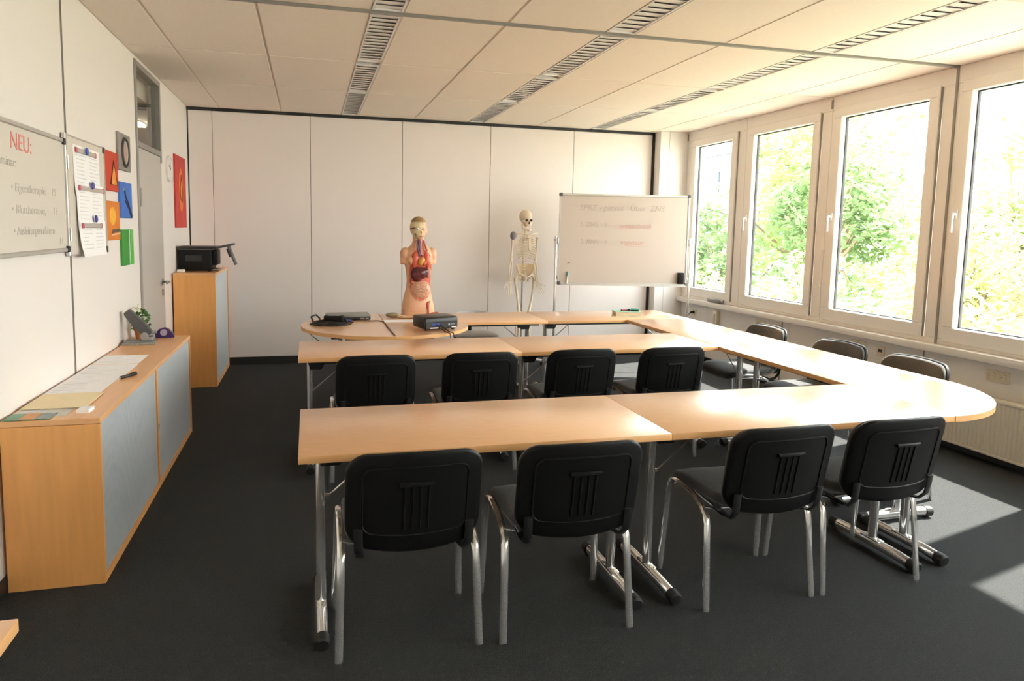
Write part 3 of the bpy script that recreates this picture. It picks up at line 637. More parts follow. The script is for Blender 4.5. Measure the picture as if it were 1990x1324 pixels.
m = MB(); m.M = M4.Translation((-.005, 0, .04)) @ M4.Rotation(pi/2, 4, 'X'); m.lathe([(.024, -.028), (.024, .028)], 18); m.build('tape_roll', mat('tape_violet_grey', (.35, .30, .42), .3, noise=(9, .1)), t)
t = thing('potted_plant', (-1.185, 5.33, S), 'small leafy green plant in a terracotta pot behind the hole punch', 'plant')
MB().lathe([(.030, 0), (.042, .062), (.046, .062), (.047, .078), (.040, .078), (.038, .066), (.0001, .066)], 20).build('pot', mat('terracotta', (.55, .22, .09), .8, noise=(20, .15)), t)
m = MB(); rr = random.Random(3)
for k in range(90):
    a = rr.uniform(0, 2*pi); r_ = rr.uniform(.01, .062); z = .075+rr.uniform(.0, .135)*(1-(r_/.08)**2*.5); L = rr.uniform(.016, .03)
    m.M = M4.Translation((r_*cos(a), r_*sin(a), z)) @ Euler((rr.uniform(-.9, .9), rr.uniform(-.9, .9), a)).to_matrix().to_4x4()
    m.add([(-L*.2, 0, 0), (L*.5, -L*.5, .002), (L*1.2, 0, -.004), (L*.5, L*.5, .002), (L*.5, 0, .005)], [(0, 1, 4), (1, 2, 4), (2, 3, 4), (3, 0, 4)])
m.build('leaves', LEAFP, t, smooth=False)
m = MB()
for k in range(16): a = k*2.4; r_ = .012+.03*(k % 4)/4; m.tube([(.01*cos(a), .01*sin(a), .06), (r_*cos(a), r_*sin(a), .14+.005*(k % 5))], .0015, 5)
m.tube([(-.02, 0, .07), (-.045, -.01, .16), (-.04, -.01, .21)], .0015, 5).tube([(-.01, 0, .07), (-.02, -.01, .16), (-.012, -.01, .235)], .0015, 5)
m.build('stems', LEAFP, t)
m = MB()
for k in range(22): m.ell((-.028+rr.uniform(-.03, .03), -.01+rr.uniform(-.02, .02), .222+rr.uniform(-.025, .03)), (.007, .007, .005), 8, 5)
m.build('flowers', mat('pale_flower', (.72, .74, .50), .6, noise=(30, .1)), t)

# ------------------------------------------------------------------ printer on the tall cabinet
t = thing('printer', (-1.085, 7.36, 1.108), 'black multifunction printer with an open side panel on the tall cabinet', 'printer')
MB().box(-.16, -.165, .012, .15, .165, .215, .012).build('housing', PLAST, t)
MB().box(-.155, -.17, .219, .20, .165, .248, .008).build('scanner_lid', BLKM, t); MB().box(-.15, -.168, .2152, .17, .16, .2188).build('lid_gap', STEEL, t, smooth=False)
MB().box(-.09, -.168, .10, .06, -.1655, .16, .001, 1).build('front_door', BLKM, t, smooth=False)
MB().box(.1505, -.13, .06, .20, .13, .212, .01).tube([(.19, -.135, .10), (.205, -.135, .10)], .012, 10).build('side_unit', PLAST, t)
m = MB(); m.M = M4.Translation((.20, -.02, .235)) @ M4.Rotation(R(-14), 4, 'Y'); m.box(0, -.10, -.012, .155, .10, .010, .005); m.build('control_panel', PUNCH, t)
m = MB(); m.M = M4.Translation((.298, -.02, .250)) @ M4.Rotation(R(70), 4, 'Y'); m.box(0, -.09, -.008, .20, .09, .006, .004).box(.02, -.05, -.03, .11, .05, -.008, .006); m.build('flap', PUNCH, t)
MB().box(.1505, -.14, .013, .205, .12, .024, .003).build('paper_tray', STEEL, t)
for sx in (-1, 1):
    for sy in (-1, 1): MB().lathe([(.012, 0), (.012, .0125)], 10, (sx*.13, sy*.14, 0)).build('foot', RUB, t)
t = MB().box(-.035, -.018, 0, .035, .018, .028, .004).build('power_adapter', WHITEP, None); t.location = (-1.20, 7.10, 1.108); tag(t, 'small white box lying in front of the printer', 'adapter')

# ------------------------------------------------------------------ things on the round tables
LAP = mat('laptop_grey', (.20, .21, .20), .35, metal=.3, noise=(6, .06))
t = thing('laptop', (.335, 6.17, T), 'grey closed laptop lying on the half-round table', 'laptop', rz=.02)
MB().box(-.19, -.135, .004, .19, .135, .022, .004).build('laptop_base', BLKM, t); MB().box(-.192, -.137, .0235, .192, .137, .038, .005).build('laptop_lid', LAP, t)
MB().box(.10, -.142, .008, .135, -.134, .02, .001).box(.145, -.142, .008, .172, -.134, .02, .001).build('ports', STEEL, t, smooth=False)
t = thing('power_brick', (.20, 5.80, T+.031), 'black power brick resting on the heap of cables', 'power adapter', rz=-.15)
MB().box(-.08, -.04, 0, .08, .04, .045, .008).build('brick', PLAST, t); MB().box(-.05, -.02, .0452, .05, .02, .0462).build('sticker', mat('sticker_grey', (.5, .5, .5), .5, noise=(60, .3)), t, smooth=False)
m = MB()
for k, (r_, dz) in enumerate(((.15, .005), (.135, .012), (.142, .020), (.122, .008), (.11, .016), (.13, .026), (.10, .024))):
    m.tube([((r_+.008*sin(3*a+k))*cos(a)*1.12, (r_*.8)*sin(a), dz+.004*sin(2*a+k)) for a in [2*pi*i/36 for i in range(36)]], .0042, 7, closed=True)
m.tube([(.10, .0, .014), (.15, .05, .01), (.19, .08, .006), (.16, .12, .006)], .004, 7).tube([(-.14, .05, .01), (-.16, .13, .05), (-.12, .19, .06), (-.09, .19, .03), (-.08, .14, .006)], .0075, 8)
t = m.build('cable_heap', RUB, None); t.location = (.175, 5.79, T); tag(t, 'heap of coiled black cables on the half-round table', 'cable')
t = thing('video_cable', (.36, 5.95, T), 'dark video cable with a blue plug running from the laptop to the table joint', 'cable')
MB().tube([(.0, .0, .009), (.07, .0, .006), (.15, -.005, .0045), (.22, .0, .0045), (.262, -.04, .0045), (.268, -.2, .0045), (.262, -.45, .0045), (.268, -.83, .0045)], .004, 8).build('cord', mat('cord_brown', (.07, .035, .02), .5, noise=(40, .2)), t)
MB().box(-.055, -.013, .0, -.002, .013, .017, .003).build('plug', mat('plug_blue', (.03, .05, .35), .4, noise=(30, .1)), t)
sheet(.635, 5.86, .925, 6.02, T, PAPER, 'white sheet of paper lying beside the projector', lines=0, rz=-.03)
PJ = mat('projector_black', (.014, .014, .014), .35, noise=(40, .2))
t = thing('projector', (1.00, 5.455, T), 'black projector standing on the quarter-round table, its sockets toward the viewer', 'projector', rz=.27)
MB().box(-.152, -.115, .012, .152, .115, .110, .018, 3).build('projector_body', PJ, t)
MB().box(-.135, -.118, .02, .14, -.1145, .07, .002, 1).build('socket_panel', BLKM, t, smooth=False)
m = MB().box(-.085, -.122, .038, -.055, -.118, .058, .001).box(-.048, -.122, .038, -.018, -.118, .058, .001); m.build('video_socket', mat('socket_blue', (.03, .07, .42), .4, noise=(30, .1)), t, smooth=False)
MB().box(-.10, -.121, .018, -.03, -.1182, .027).box(.09, -.121, .02, .13, -.1182, .027).build('sticker', PAPER, t, smooth=False)
MB().box(.06, -.121, .04, .075, -.1182, .052).box(.085, -.121, .046, .12, -.1182, .050).build('power_socket', STEEL, t, smooth=False)
m = MB(); m.M = M4.Translation((.07, .114, .055)) @ M4.Rotation(-pi/2, 4, 'X'); m.lathe([(.034, 0), (.034, .02), (.026, .022), (.024, .01), (.0001, .006)], 20); m.build('lens', RUB, t)
for x in (-.12, .12): MB().lathe([(.014, 0), (.011, .013)], 10, (x, -.085, 0)).build('foot', RUB, t)
MB().lathe([(.014, 0), (.011, .013)], 10, (0, .085, 0)).build('foot', RUB, t)
t = thing('projector_cable', (1.00, 5.455, T), 'dark cables hanging from the projector over the table edge', 'cable', rz=.27)
for k in range(2): MB().tube([(-.05+.03*k, -.123, .046), (-.05+.03*k, -.15, .046), (-.035+.025*k, -.172, .03), (-.025+.02*k, -.178, .004)][:2] + [(-.03+.03*k, -.19, .02), (-.02+.03*k, -.225, .006), (-.02+.03*k, -.31, .004), (-.02+.03*k, -.325, -.04), (-.015+.03*k, -.325, -.2)], .0042, 8).build('cord', RUB if k else mat('cord_dark_red', (.12, .03, .02), .5, noise=(40, .2)), t)
# loose organs in front of the torso
OLV = mat('olive_grey', (.27, .23, .12), .4, noise=(20, .3))
t = MB().ell((0, 0, .022), (.06, .035, .022), 18, 10).ell((.03, .0, .02), (.03, .03, .02), 14, 8).build('brain_half_model', OLV, None); t.location = (.735, 6.20, T); tag(t, 'olive grey organ piece lying on the table beside the torso', 'organ model')
t = MB().ell((0, 0, .012), (.09, .035, .012), 18, 8).ell((-.03, 0, .016), (.04, .025, .014), 14, 8).build('stomach_wall_model', mat('organ_beige', (.66, .44, .24), .4, noise=(18, .15)), None); t.location = (.85, 6.10, T); tag(t, 'flat beige organ piece lying behind the white sheet', 'organ model')
t = MB().ell((0, 0, .02), (.05, .03, .02), 16, 8).ell((.035, .01, .018), (.03, .025, .018), 14, 8).build('lung_model', RED, None); t.location = (.975, 6.03, T); tag(t, 'red organ piece half hidden by the projector, nearest the white sheet', 'organ model')
t = MB().ell((0, 0, .026), (.055, .04, .026), 16, 8).ell((.02, .0, .03), (.03, .03, .026), 14, 8).build('lung_model', RED, None); t.location = (1.11, 6.11, T); tag(t, 'red organ piece directly in front of the torso, behind the projector', 'organ model')
# book on the back row
t = thing('book', (3.03, 6.10, T), 'thick pale book with a mint green cover on the back row', 'book', rz=-.25)
MINT = mat('mint_cover', (.33, .62, .50), .45, noise=(10, .1))
MB().box(-.125, -.088, .003, .122, .088, .037).build('pages', mat('page_cream', (.62, .52, .40), .8, noise=(80, .1)), t, smooth=False)
MB().box(-.128, -.091, .0372, .127, .091, .0405).box(-.128, -.091, 0, .127, .091, .0028).box(-.1285, .0885, 0, .127, .0915, .0405).build('cover', MINT, t, smooth=False)
t = thing('marker_pen', (3.01, 6.10, T+.0405), 'dark red marker lying on the mint green book', 'pen', rz=.3)
MB().tube([(-.05, 0, .0095), (.02, 0, .0095)], .009, 12).build('pen_body', mat('marker_red', (.20, .02, .02), .4, noise=(20, .1)), t); MB().tube([(.021, 0, .0095), (.06, 0, .0095)], .0093, 12).build('pen_cap', BLKM, t)
t = thing('whiteboard_eraser', (3.10, 6.075, T+.0405), 'small green and dark eraser lying on the mint green book', 'eraser', rz=-.5)
MB().box(-.04, -.018, 0, .04, .018, .012).build('felt', BLKM, t, smooth=False); MB().box(-.04, -.018, .0122, .04, .018, .026, .004).build('grip', mat('eraser_green', (.10, .42, .30), .4, noise=(20, .1)), t)

# ------------------------------------------------------------------ anatomical torso
def solid(mb, name, mtl, parent, vox=.006, it=4):
    o = mb.build(name, mtl, parent)
    r = o.modifiers.new('r', 'REMESH'); r.mode = 'VOXEL'; r.voxel_size = vox
    q = o.modifiers.new('s', 'SMOOTH'); q.iterations = it; q.factor = .5
    dg = bpy.context.evaluated_depsgraph_get(); dg.update(); me = bpy.data.meshes.new_from_object(o.evaluated_get(dg)); me.name = name
    o.modifiers.clear(); o.data = me
    me.materials.clear(); me.materials.append(mtl); me.polygons.foreach_set('use_smooth', [True]*len(me.polygons)); return o
def er(cx, cy, z, a, b, n=28, p=2.3): return [(cx+a*abs(cos(2*pi*i/n))**(2/p)*(1 if cos(2*pi*i/n) > 0 else -1), cy+b*abs(sin(2*pi*i/n))**(2/p)*(1 if sin(2*pi*i/n) > 0 else -1), z) for i in range(n)]
t = thing('anatomical_torso', (.985, 6.25, T), 'life-like anatomical torso model with open chest and coloured organs, standing on the back row', 'torso model', rz=.05)
m = MB()
m.loft([er(-.005, 0, z, a, b) for z, a, b in ((.02, .150, .092), (.06, .155, .098), (.10, .150, .100), (.18, .133, .092), (.26, .114, .084), (.34, .105, .082), (.42, .115, .088), (.48, .125, .096), (.54, .130, .098), (.585, .130, .093), (.62, .112, .080), (.645, .09, .068), (.665, .062, .058), (.70, .052, .055), (.76, .05, .055))])
for s in (-1, 1):
    m.ell((s*.122-.003, .0, .575), (.052, .056, .065)); m.tube([(s*.130-.003, 0, .485), (s*.130-.003, 0, .58)], .041, 18)
    m.tube([(s*.077-.006, .0, .0), (s*.077-.006, 0, .08)], .077, 20, ry=.085, up=(1, 0, 0)); m.ell((s*.06, -.078, .52), (.055, .03, .045))
m.ell((0, .01, .822), (.073, .092, .094)); m.ell((.0, -.028, .77), (.056, .066, .064)); m.ell((.0, -.060, .724), (.028, .026, .016)); m.ell((.004, -.096, .778), (.010, .018, .018)); m.ell((.0, -.092, .745), (.022, .010, .008)); m.ell((.07, .012, .79), (.012, .018, .03))
m.ell((.03, -.080, .805), (.02, .012, .01))
solid(m, 'body', SKIN, t, .007)
# skull side of the head
m = MB(); m.ell((-.004, .008, .822), (.079, .093, .092), 24, 14); m.ell((-.006, -.032, .77), (.060, .068, .062), 20, 12)
m.v = [(min(p[0], .012), p[1], p[2]) for p in m.v]
o = m.build('skull_half', CREAM, t)
m = MB(); m.M = M4.Translation((-.030, -.088, .805)); m.ell((0, 0, 0), (.014, .012, .013), 14, 8); m.build('eyeball', WHITEP, o); MB().ell((-.030, -.0985, .805), (.006, .002, .006), 10, 6).build('iris', BLUEV, o)
MB().tube([(-.083, -.02, .81), (-.078, -.05, .812), (-.055, -.08, .818)], .006, 8).tube([(-.05, -.08, .765), (-.048, -.086, .752)], .008, 8).build('muscle', mat('muscle_brown', (.22, .07, .04), .4, noise=(20, .3)), o)
MB().lathe([(.0822*cos(a), .0985*sin(a)) for a in (.5, .7, .9, 1.1, 1.3, 1.45, 1.5707)], 26, (0, 0, 0)).build('scalp', mat('scalp_brown', (.34, .22, .10), .5, noise=(40, .2)), t, loc=(-.003, .010, .826)).scale = (1, 1.17, 1)
MB().ell((.03, -.092, .806), (.010, .004, .005), 10, 6).build('eye', WHITEP, t); MB().tube([(-.008, -.101, .744), (.006, -.104, .7445), (.020, -.099, .744)], .004, 8).build('lips', mat('lip_red', (.5, .12, .08), .4, noise=(20, .1)), t)
TB = [(.10, .150, .100), (.18, .133, .092), (.26, .114, .084), (.34, .105, .082), (.42, .115, .088), (.48, .125, .096), (.54, .130, .098), (.585, .130, .093), (.62, .112, .080), (.645, .09, .068)]
def front(x, z, off=0):
    for (z0, a0, b0), (z1, a1, b1) in zip(TB, TB[1:]):
        if z0 <= z <= z1 or z1 == TB[-1][0]:
            q = min(1, max(0, (z-z0)/(z1-z0))); a_, b_ = a0+(a1-a0)*q, b0+(b1-b0)*q; break
    x = max(-.93*a_, min(.93*a_, x)); return (x, -b_*(1-(abs(x)/a_)**2.3)**(1/2.3)-off, z)
rim = [(-.100, .44), (-.098, .40), (-.097, .36), (-.098, .31), (-.094, .26), (-.075, .215), (-.048, .18), (-.01, .157), (.03, .160), (.065, .185), (.092, .23), (.100, .29), (.098, .35), (.100, .40), (.103, .46), (.100, .52), (.085, .57), (.055, .61), (.02, .628), (-.02, .628), (-.055, .61), (-.083, .57), (-.098, .51)]
m = MB(); m.loft([[front(x*q, .41+(z-.41)*q, .006) for x, z in rim] for q in (1, .85, .65, .4, .15, .02)], cap=False); m.build('chest_cavity', RED, t)
m = MB(); m.tube([front(x, z, .004) for x, z in rim], .006, 8, closed=True); m.build('cut_rim', mat('rim_pale', (.66, .30, .18), .4, noise=(20, .2)), t)
m = MB(); m.ell((-.052, -.082, .53), (.036, .034, .078), rot=(0, .12, 0)); m.build('lung', RED, t); m = MB(); m.ell((.054, -.082, .53), (.034, .034, .078), rot=(0, -.12, 0)); m.build('lung', RED, t)
MB().ell((.005, -.104, .515), (.032, .028, .042), rot=(0, .5, 0)).build('heart', YEL, t)
MB().ell((.03, -.112, .50), (.022, .018, .026), rot=(0, .5, 0)).build('heart_chamber', mat('heart_red', (.55, .12, .05), .35, noise=(20, .3)), t)
m = MB(); m.ell((-.030, -.080, .398), (.060, .046, .074)); m.ell((.002, -.084, .408), (.066, .044, .060)); m.ell((.036, -.082, .422), (.050, .038, .044)); solid(m, 'liver', LIVER, t, .005, 8)
MB().ell((.072, -.078, .41), (.028, .034, .05)).build('stomach', mat('stomach_pink', (.55, .25, .18), .4, noise=(16, .2)), t)
o = MB().ell((.005, -.066, .25), (.094, .052, .094), 22, 14).build('intestines', GUT, t)
m = MB()
for k, z in enumerate((.315, .295, .27, .245, .222, .2)):
    w = (.085, .05, .045, .055, .05, .035)[k]; m.tube([(x*w+.005, -.066-.052*math.sqrt(max(.02, 1-(x*w/.094)**2-((z-.25)/.094)**2)), z+.006*sin(x*5+k)) for x in [-1+2*i/12 for i in range(13)]], .0085, 7)
m.build('bowel_coils', mat('gut_coil', (.62, .37, .25), .35, noise=(20, .2)), o)
MB().tube([(0, -.062, .715), (0, -.066, .66), (0, -.088, .62), (0, -.105, .57)], [.018, .017, .015, .013], 12).build('windpipe', mat('windpipe_mauve', (.38, .18, .20), .4, noise=(30, .3)), t)
for s in (-1, 1): MB().tube([(s*.028, -.056, .71), (s*.026, -.064, .66), (s*.022, -.094, .61), (s*.008, -.112, .56)], .0065, 8).build('neck_vessel', BLUEV if s < 0 else RED, t)
MB().tube([(-.036, -.058, .70), (-.05, -.07, .65), (-.06, -.085, .61)], .008, 8).tube([(.036, -.058, .70), (.05, -.07, .65), (.06, -.085, .61)], .008, 8).build('neck_muscle', mat('neck_red', (.55, .20, .13), .4, noise=(25, .3)), t)
MB().ell((.07, -.088, .105), (.016, .016, .04)).tube([(.085, -.088, .15), (.075, -.095, .08), (.078, -.09, .02)], .005, 8).build('groin_muscle', mat('groin_red', (.5, .14, .08), .4, noise=(25, .3)), t)

# ------------------------------------------------------------------ skeleton on its stand
t = thing('skeleton_model', (2.42, 7.5, 0), 'life-size human skeleton model hanging on a stand before the folding partition', 'skeleton', rz=.1)
def bone(name, pts, r, par=t, mt=BONE, n=9): return MB().tube(pts, r, n).build(name, mt, par)
m = MB(); m.ell((0, .015, 1.725), (.073, .092, .082)); m.ell((0, -.035, 1.655), (.052, .052, .052)); m.ell((-.045, -.045, 1.665), (.018, .03, .014)); m.ell((.045, -.045, 1.665), (.018, .03, .014)); m.ell((0, -.068, 1.625), (.034, .022, .022))
o = solid(m, 'skull', BONE, t, .006, 3)
DK = mat('bone_hollow', (.05, .035, .02), .8, noise=(30, .2))
for s in (-1, 1): MB().ell((s*.027, -.083, 1.682), (.017, .008, .015), 12, 8).build('eye_socket', DK, o)
MB().ell((0, -.088, 1.652), (.010, .006, .015), 10, 6).build('nose_hole', DK, o)
m = MB(); m.tube([(-.05, -.01, 1.655), (-.05, -.015, 1.60), (-.036, -.06, 1.575), (0, -.088, 1.568), (.036, -.06, 1.575), (.05, -.015, 1.60), (.05, -.01, 1.655)], [.008, .011, .011, .013, .011, .011, .008], 9).build('jaw', BONE, o)
m = MB()
for x in range(-4, 5): m.box(x*.0075-.0033, -.090+.0012*x*x/4, 1.604, x*.0075+.0033, -.082+.0012*x*x/4, 1.614).box(x*.0075-.0033, -.090+.0012*x*x/4, 1.59, x*.0075+.0033, -.082+.0012*x*x/4, 1.602)
m.build('teeth', WHITEP, o, smooth=False)
m = MB()
def sp(z): return .055*sin((z-1.05)/.55*pi)*.9 if z < 1.6 else 0.
for k in range(24):
    z = 1.58-k*.0205-.00022*k*k; y = .01+sp(z)*.8; w = .012+.00035*k; m.lathe([(w*.9, -.006), (w, -.004), (w, .004), (w*.9, .006)], 12, (0, y, z)); m.tube([(0, y, z), (0, y+.045, z-.015)], .004, 5); m.tube([(-.028, y+.015, z), (.028, y+.015, z)], .0035, 5)
m.build('spine', BONE, t)
m = MB()
rc = MB()
for k in range(11):
    z = 1.535-.0255*k; w = (.045, .07, .088, .098, .104, .108, .11, .112, .110, .10, .088)[k]; dp = .085 if k < 8 else .08
    y0 = .01+sp(z)*.8
    for s in (-1, 1):
        pts = []; n = 13; end = 1.0 if k < 8 else (.80, .66, .5)[k-8]
        for i in range(n):
            a = i/(n-1)*end; th = a*pi; x = s*w*sin(min(th, pi*.97))**.8 if th < pi*.97 else s*.012
            y = y0+.008-(1-cos(th))/2*(dp+.085); zz = z-.055*a-.02*sin(th)+(.05*max(0, a-.75)*4*.5*(1 if k > 3 else .2))
            pts.append((x, y, zz))
        rc.tube(pts, .0048, 6)
rib = rc.build('rib_cage', BONE, t)
MB().loft([[(x*w, -.105-.004*q+y*.006, z) for x, y in ((-1, -1), (1, -1), (1, 1), (-1, 1))] for z, w, q in ((1.515, .022, 0), (1.49, .026, 1), (1.47, .014, 2), (1.40, .017, 5), (1.355, .016, 6), (1.335, .006, 6))]).build('breastbone', BONE, rib)
for s in (-1, 1):
    bone('collarbone', [(s*.015, -.10, 1.515), (s*.07, -.085, 1.53), (s*.13, -.02, 1.535), (s*.155, .0, 1.53)], [.008, .007, .007, .008])
    MB().loft([[(s*(.075+.055*u)+dx, .10-.05*u*.6, 1.525-.16*v*(1-u*.75)) for dx, u, v in ((0, 0, 0.05), (0, 1, 0), (.0, .6, .5), (0, .15, 1), (0, 0, .6))], [(s*(.075+.055*u), .106-.05*u*.6, 1.525-.16*v*(1-u*.75)) for u, v in ((0, 0.05), (1, 0), (.6, .5), (.15, 1), (0, .6))]]).build('shoulder_blade', BONE, t, smooth=False)
MB().ell((-.155, .0, 1.505), (.036, .034, .05)).ell((-.13, .02, 1.52), (.03, .03, .03)).build('shoulder_muscle', mat('muscle_violet_grey', (.23, .20, .24), .5, noise=(25, .4)), t)
def hand(par, w, d, sx):
    m = MB(); w = V(w); d = V(d).normalized(); sd = V((sx, 0, 0)) - d*d.x*sx; sd.normalize()
    for k in range(8): m.ell(w+d*(.008+.012*(k//4))+sd*(-.018+.012*(k % 4)), (.0075, .0075, .0075), 8, 6)
    for k in range(4):
        b = w+d*.028+sd*(-.02+.0135*k); L = (.060, .065, .062, .055)[k]; f = (d+sd*(-.12+.08*k)).normalized(); q = b+f*L
        m.tube([b, b+f*L*.5, q], [.006, .0038, .0058], 7)
        for j, l in enumerate((.038, .024, .018)):
            l *= (.95, 1.05, 1, .8)[k]; f2 = (f+V((0, -.12*(j+1), 0))).normalized(); e = q+f2*l; m.tube([q+f2*.003, q+f2*l*.5, e-f2*.002], [.0052, .0034, .0048], 7); q = e
    b = w+d*.015-sd*.022; f = (d*.75-sd*.6+V((0, -.3, 0))).normalized(); q = b
    for l in (.04, .03, .022): e = q+f*l; m.tube([q, q+f*l*.5, e], [.006, .004, .0055], 7); q = e
    return m.build('hand', BONE, par)
for s, sh, el, wr, hd in ((-1, (-.160, .005, 1.49), (-.166, .02, 1.215), (-.196, -.01, .985), (-.06, -.1, -1)), (1, (.150, .005, 1.49), (.135, .02, 1.215), (.145, -.02, .975), (.38, -.25, -1))):
    a = thing('arm', (0, 0, 0), None, None); a.parent = t
    MB().tube([sh, V(sh).lerp(V(el), .12), V(sh).lerp(V(el), .5), V(sh).lerp(V(el), .9), el], [.023, .014, .0105, .013, .02], 10).build('upper_arm_bone', BONE, a)
    for q in (-1, 1): MB().tube([V(el)+V((q*.012, 0, -.012)), V(el).lerp(V(wr), .5)+V((q*.016, 0, 0)), V(wr)+V((q*.010, 0, .008))], [.011, .0068, .0095], 8).build('forearm_bone', BONE, a)
    hand(a, wr, hd, -s)
m = MB()
for s in (-1, 1):
    g = []
    for v in range(7):
        q = v/6; ring = []
        for th in (0, .009):
            row = []
            for u in range(9):
                p_ = u/8; a = p_*pi*.62; rr_ = (.098-.045*q**1.3)-th; row.append((s*(.024+rr_*sin(a)**.9*.95), .070-.03*q-(.125-.05*q)*(1-cos(a))*.62, 1.175-.135*q+.022*sin(p_*pi)*(1-q)-.03*p_*(1-q)))
            ring += row if th == 0 else row[::-1]
        g.append(ring)
    m.loft(g)
    m.tube([(s*.085, -.005, 1.075), (s*.05, -.055, 1.05), (s*.012, -.065, 1.035)], [.012, .009, .011], 8).tube([(s*.075, .01, 1.06), (s*.055, .02, 1.0), (s*.035, -.015, .985), (s*.014, -.06, 1.02)], [.013, .012, .010, .009], 8)
m.loft([[(x*w, .065+y, z) for x, y in ((-1, -.01), (1, -.01), (.8, .012), (-.8, .012))] for z, w in ((1.155, .05), (1.11, .04), (1.06, .018), (1.03, .006))])
m.build('pelvis', BONE, t, ang=60)
for s in (-1, 1):
    l = thing('leg', (0, 0, 0), None, None); l.parent = t
    hx, kx, fx = s*.095, s*.065-.0, s*.06
    MB().ell((s*.082, .0, 1.05), (.024, .024, .024), 12, 8).tube([(s*.085, 0, 1.05), (s*.118, .0, 1.01), (s*.112, .0, .96), (s*.09, -.012, .78), (kx, .0, .64), (kx, 0, .61)], [.012, .022, .015, .0125, .018, .032], 10).build('thigh_bone', BONE, l)
    MB().ell((kx, -.042, .615), (.02, .01, .022), 12, 8).build('kneecap', BONE, l)
    MB().tube([(kx, .0, .59), (kx, 0, .55), (kx+.0, 0, .38), (fx, .01, .215)], [.033, .018, .0115, .018], 10).build('shin_bone', BONE, l)
    MB().tube([(kx+s*.03, .012, .565), (kx+s*.028, .012, .38), (fx+s*.025, .015, .205)], [.010, .006, .010], 8).build('calf_bone', BONE, l)
    m = MB().ell((fx, .035, .185), (.024, .045, .028), 12, 8)
    for k in range(5): m.tube([(fx-.022+.011*k, -.0, .19), (fx-.03+.016*k, -.07, .17), (fx-.032+.017*k, -.125, .155), (fx-.032+.017*k, -.16, .15)], [.009, .006, .007, .004], 7)
    m.build('foot', BONE, l)
MB().tube([(0, .075, .09), (0, .075, 1.08), (0, .06, 1.12)], .011, 12).build('stand_pole', CHROME, t)
m = MB().lathe([(.03, .06), (.03, .12), (.014, .13)], 14, (0, .075, 0))
for k in range(5): a = 2*pi*k/5+.5; m.tube([(0, .075, .085), (.27*cos(a), .075+.27*sin(a), .06)], .014, 8)
m.build('stand_base', WHITEP, t)
for k in range(5): a = 2*pi*k/5+.5; MB().tube([(.27*cos(a)-.01*sin(a), .075+.27*sin(a)+.01*cos(a), .024), (.27*cos(a)+.01*sin(a), .075+.27*sin(a)-.01*cos(a), .024)], .024, 12).tube([(.27*cos(a), .075+.27*sin(a), .03), (.27*cos(a), .075+.27*sin(a), .06)], .007, 6).build('castor', RUB, t)

# ------------------------------------------------------------------ mobile whiteboard
A = V((2.672, 7.10, 0)); Bp = V((4.085, 6.80, 0)); ang = math.atan2(Bp.y-A.y, Bp.x-A.x); L = (Bp-A).length
t = thing('mobile_whiteboard', (A+Bp)/2, 'rolling whiteboard on a chrome stand, with faint handwriting', 'whiteboard', rz=ang)
h = L/2
MB().box(-h+.012, -.008, .995, h-.012, .010, 1.962).build('board', mat('board_enamel_warm', (.53, .47, .42), .28, noise=(1, .02)), t, smooth=False)
m = MB().box(-h, -.016, 1.955, h, .016, 1.978, .004, 1).box(-h, -.016, .982, h, .016, 1.005, .004, 1).box(-h, -.014, 1.005, -h+.016, .014, 1.955).box(h-.016, -.014, 1.005, h, .014, 1.955)
m.box(-h+.03, -.07, .974, h-.03, -.014, .982).box(-h+.03, -.072, .974, h-.03, -.068, .992); m.build('board_frame', ALU, t, smooth=False)
for x in (-h-.006, h-.032):
    for z in (.975, 1.947): MB().box(x, -.02, z, x+.038, .02, z+.038, .008).build('corner_cap', PUNCH, t)
for s in (-1, 1):
    p = MB().tube([(s*(h+.028), .0, .10), (s*(h+.028), 0, 1.51)], .0135, 12).build('post', CHROME, t)
    MB().tube([(s*(h-.005), 0, 1.47), (s*(h+.05), 0, 1.47)], .014, 10).box(s*(h+.012)-.012, -.016, 1.42, s*(h+.012)+.012, .016, 1.50, .004).build('pivot', STEEL, p)
    MB().box(s*(h+.006)-.010, -.012, 1.03, s*(h+.006)+.010, .012, 1.07, .003).build('catch', STEEL, p)
    MB().tube([(s*(h+.028), -.28, .085), (s*(h+.028), .28, .085)], .016, 10).build('foot', CHROME, p)
    for y in (-.27, .27): MB().tube([(s*(h+.028)-.012, y, .032), (s*(h+.028)+.012, y, .032)], .032, 14).tube([(s*(h+.028), y, .04), (s*(h+.028), y, .075)], .008, 8).build('castor', RUB, p)
MB().tube([(-h-.028, 0, .22), (h+.028, 0, .22)], .012, 10).build('crossbar', CHROME, t)
def bM(x, z, y=-.0095): return M4.Translation((x, y, z)) @ M4(((1, 0, 0, 0), (0, 0, -1, 0), (0, 1, 0, 0), (0, 0, 0, 1)))
text('SPRZ - plexus   \u00dcber  ZNS', .085, INKM, t, bM(-.50, 1.80), sx=1.0)
text('1. ZNS  \u2192', .075, INKM, t, bM(-.50, 1.62), sx=.95); text('sympathisch', .078, INKP, t, bM(-.06, 1.61), sx=.95)
text('2. RNS  \u2192', .075, INKM, t, bM(-.49, 1.43), sx=.95); text('vegetativ', .078, INKP, t, bM(-.04, 1.43), sx=.95)
MB().box(.06, -.0097, 1.405, .30, -.0092, 1.409).build('underline', INKP, t, smooth=False)
def onboard(x, y, z): return (A+Bp)/2 + M4.Rotation(ang, 3, 'Z') @ V((x, y, 0)) + V((0, 0, z))
t = thing('marker_pen', onboard(-h+.11, -.022, .983), 'white marker with a turquoise cap leaning on the tray of the rolling whiteboard', 'pen', rz=ang)
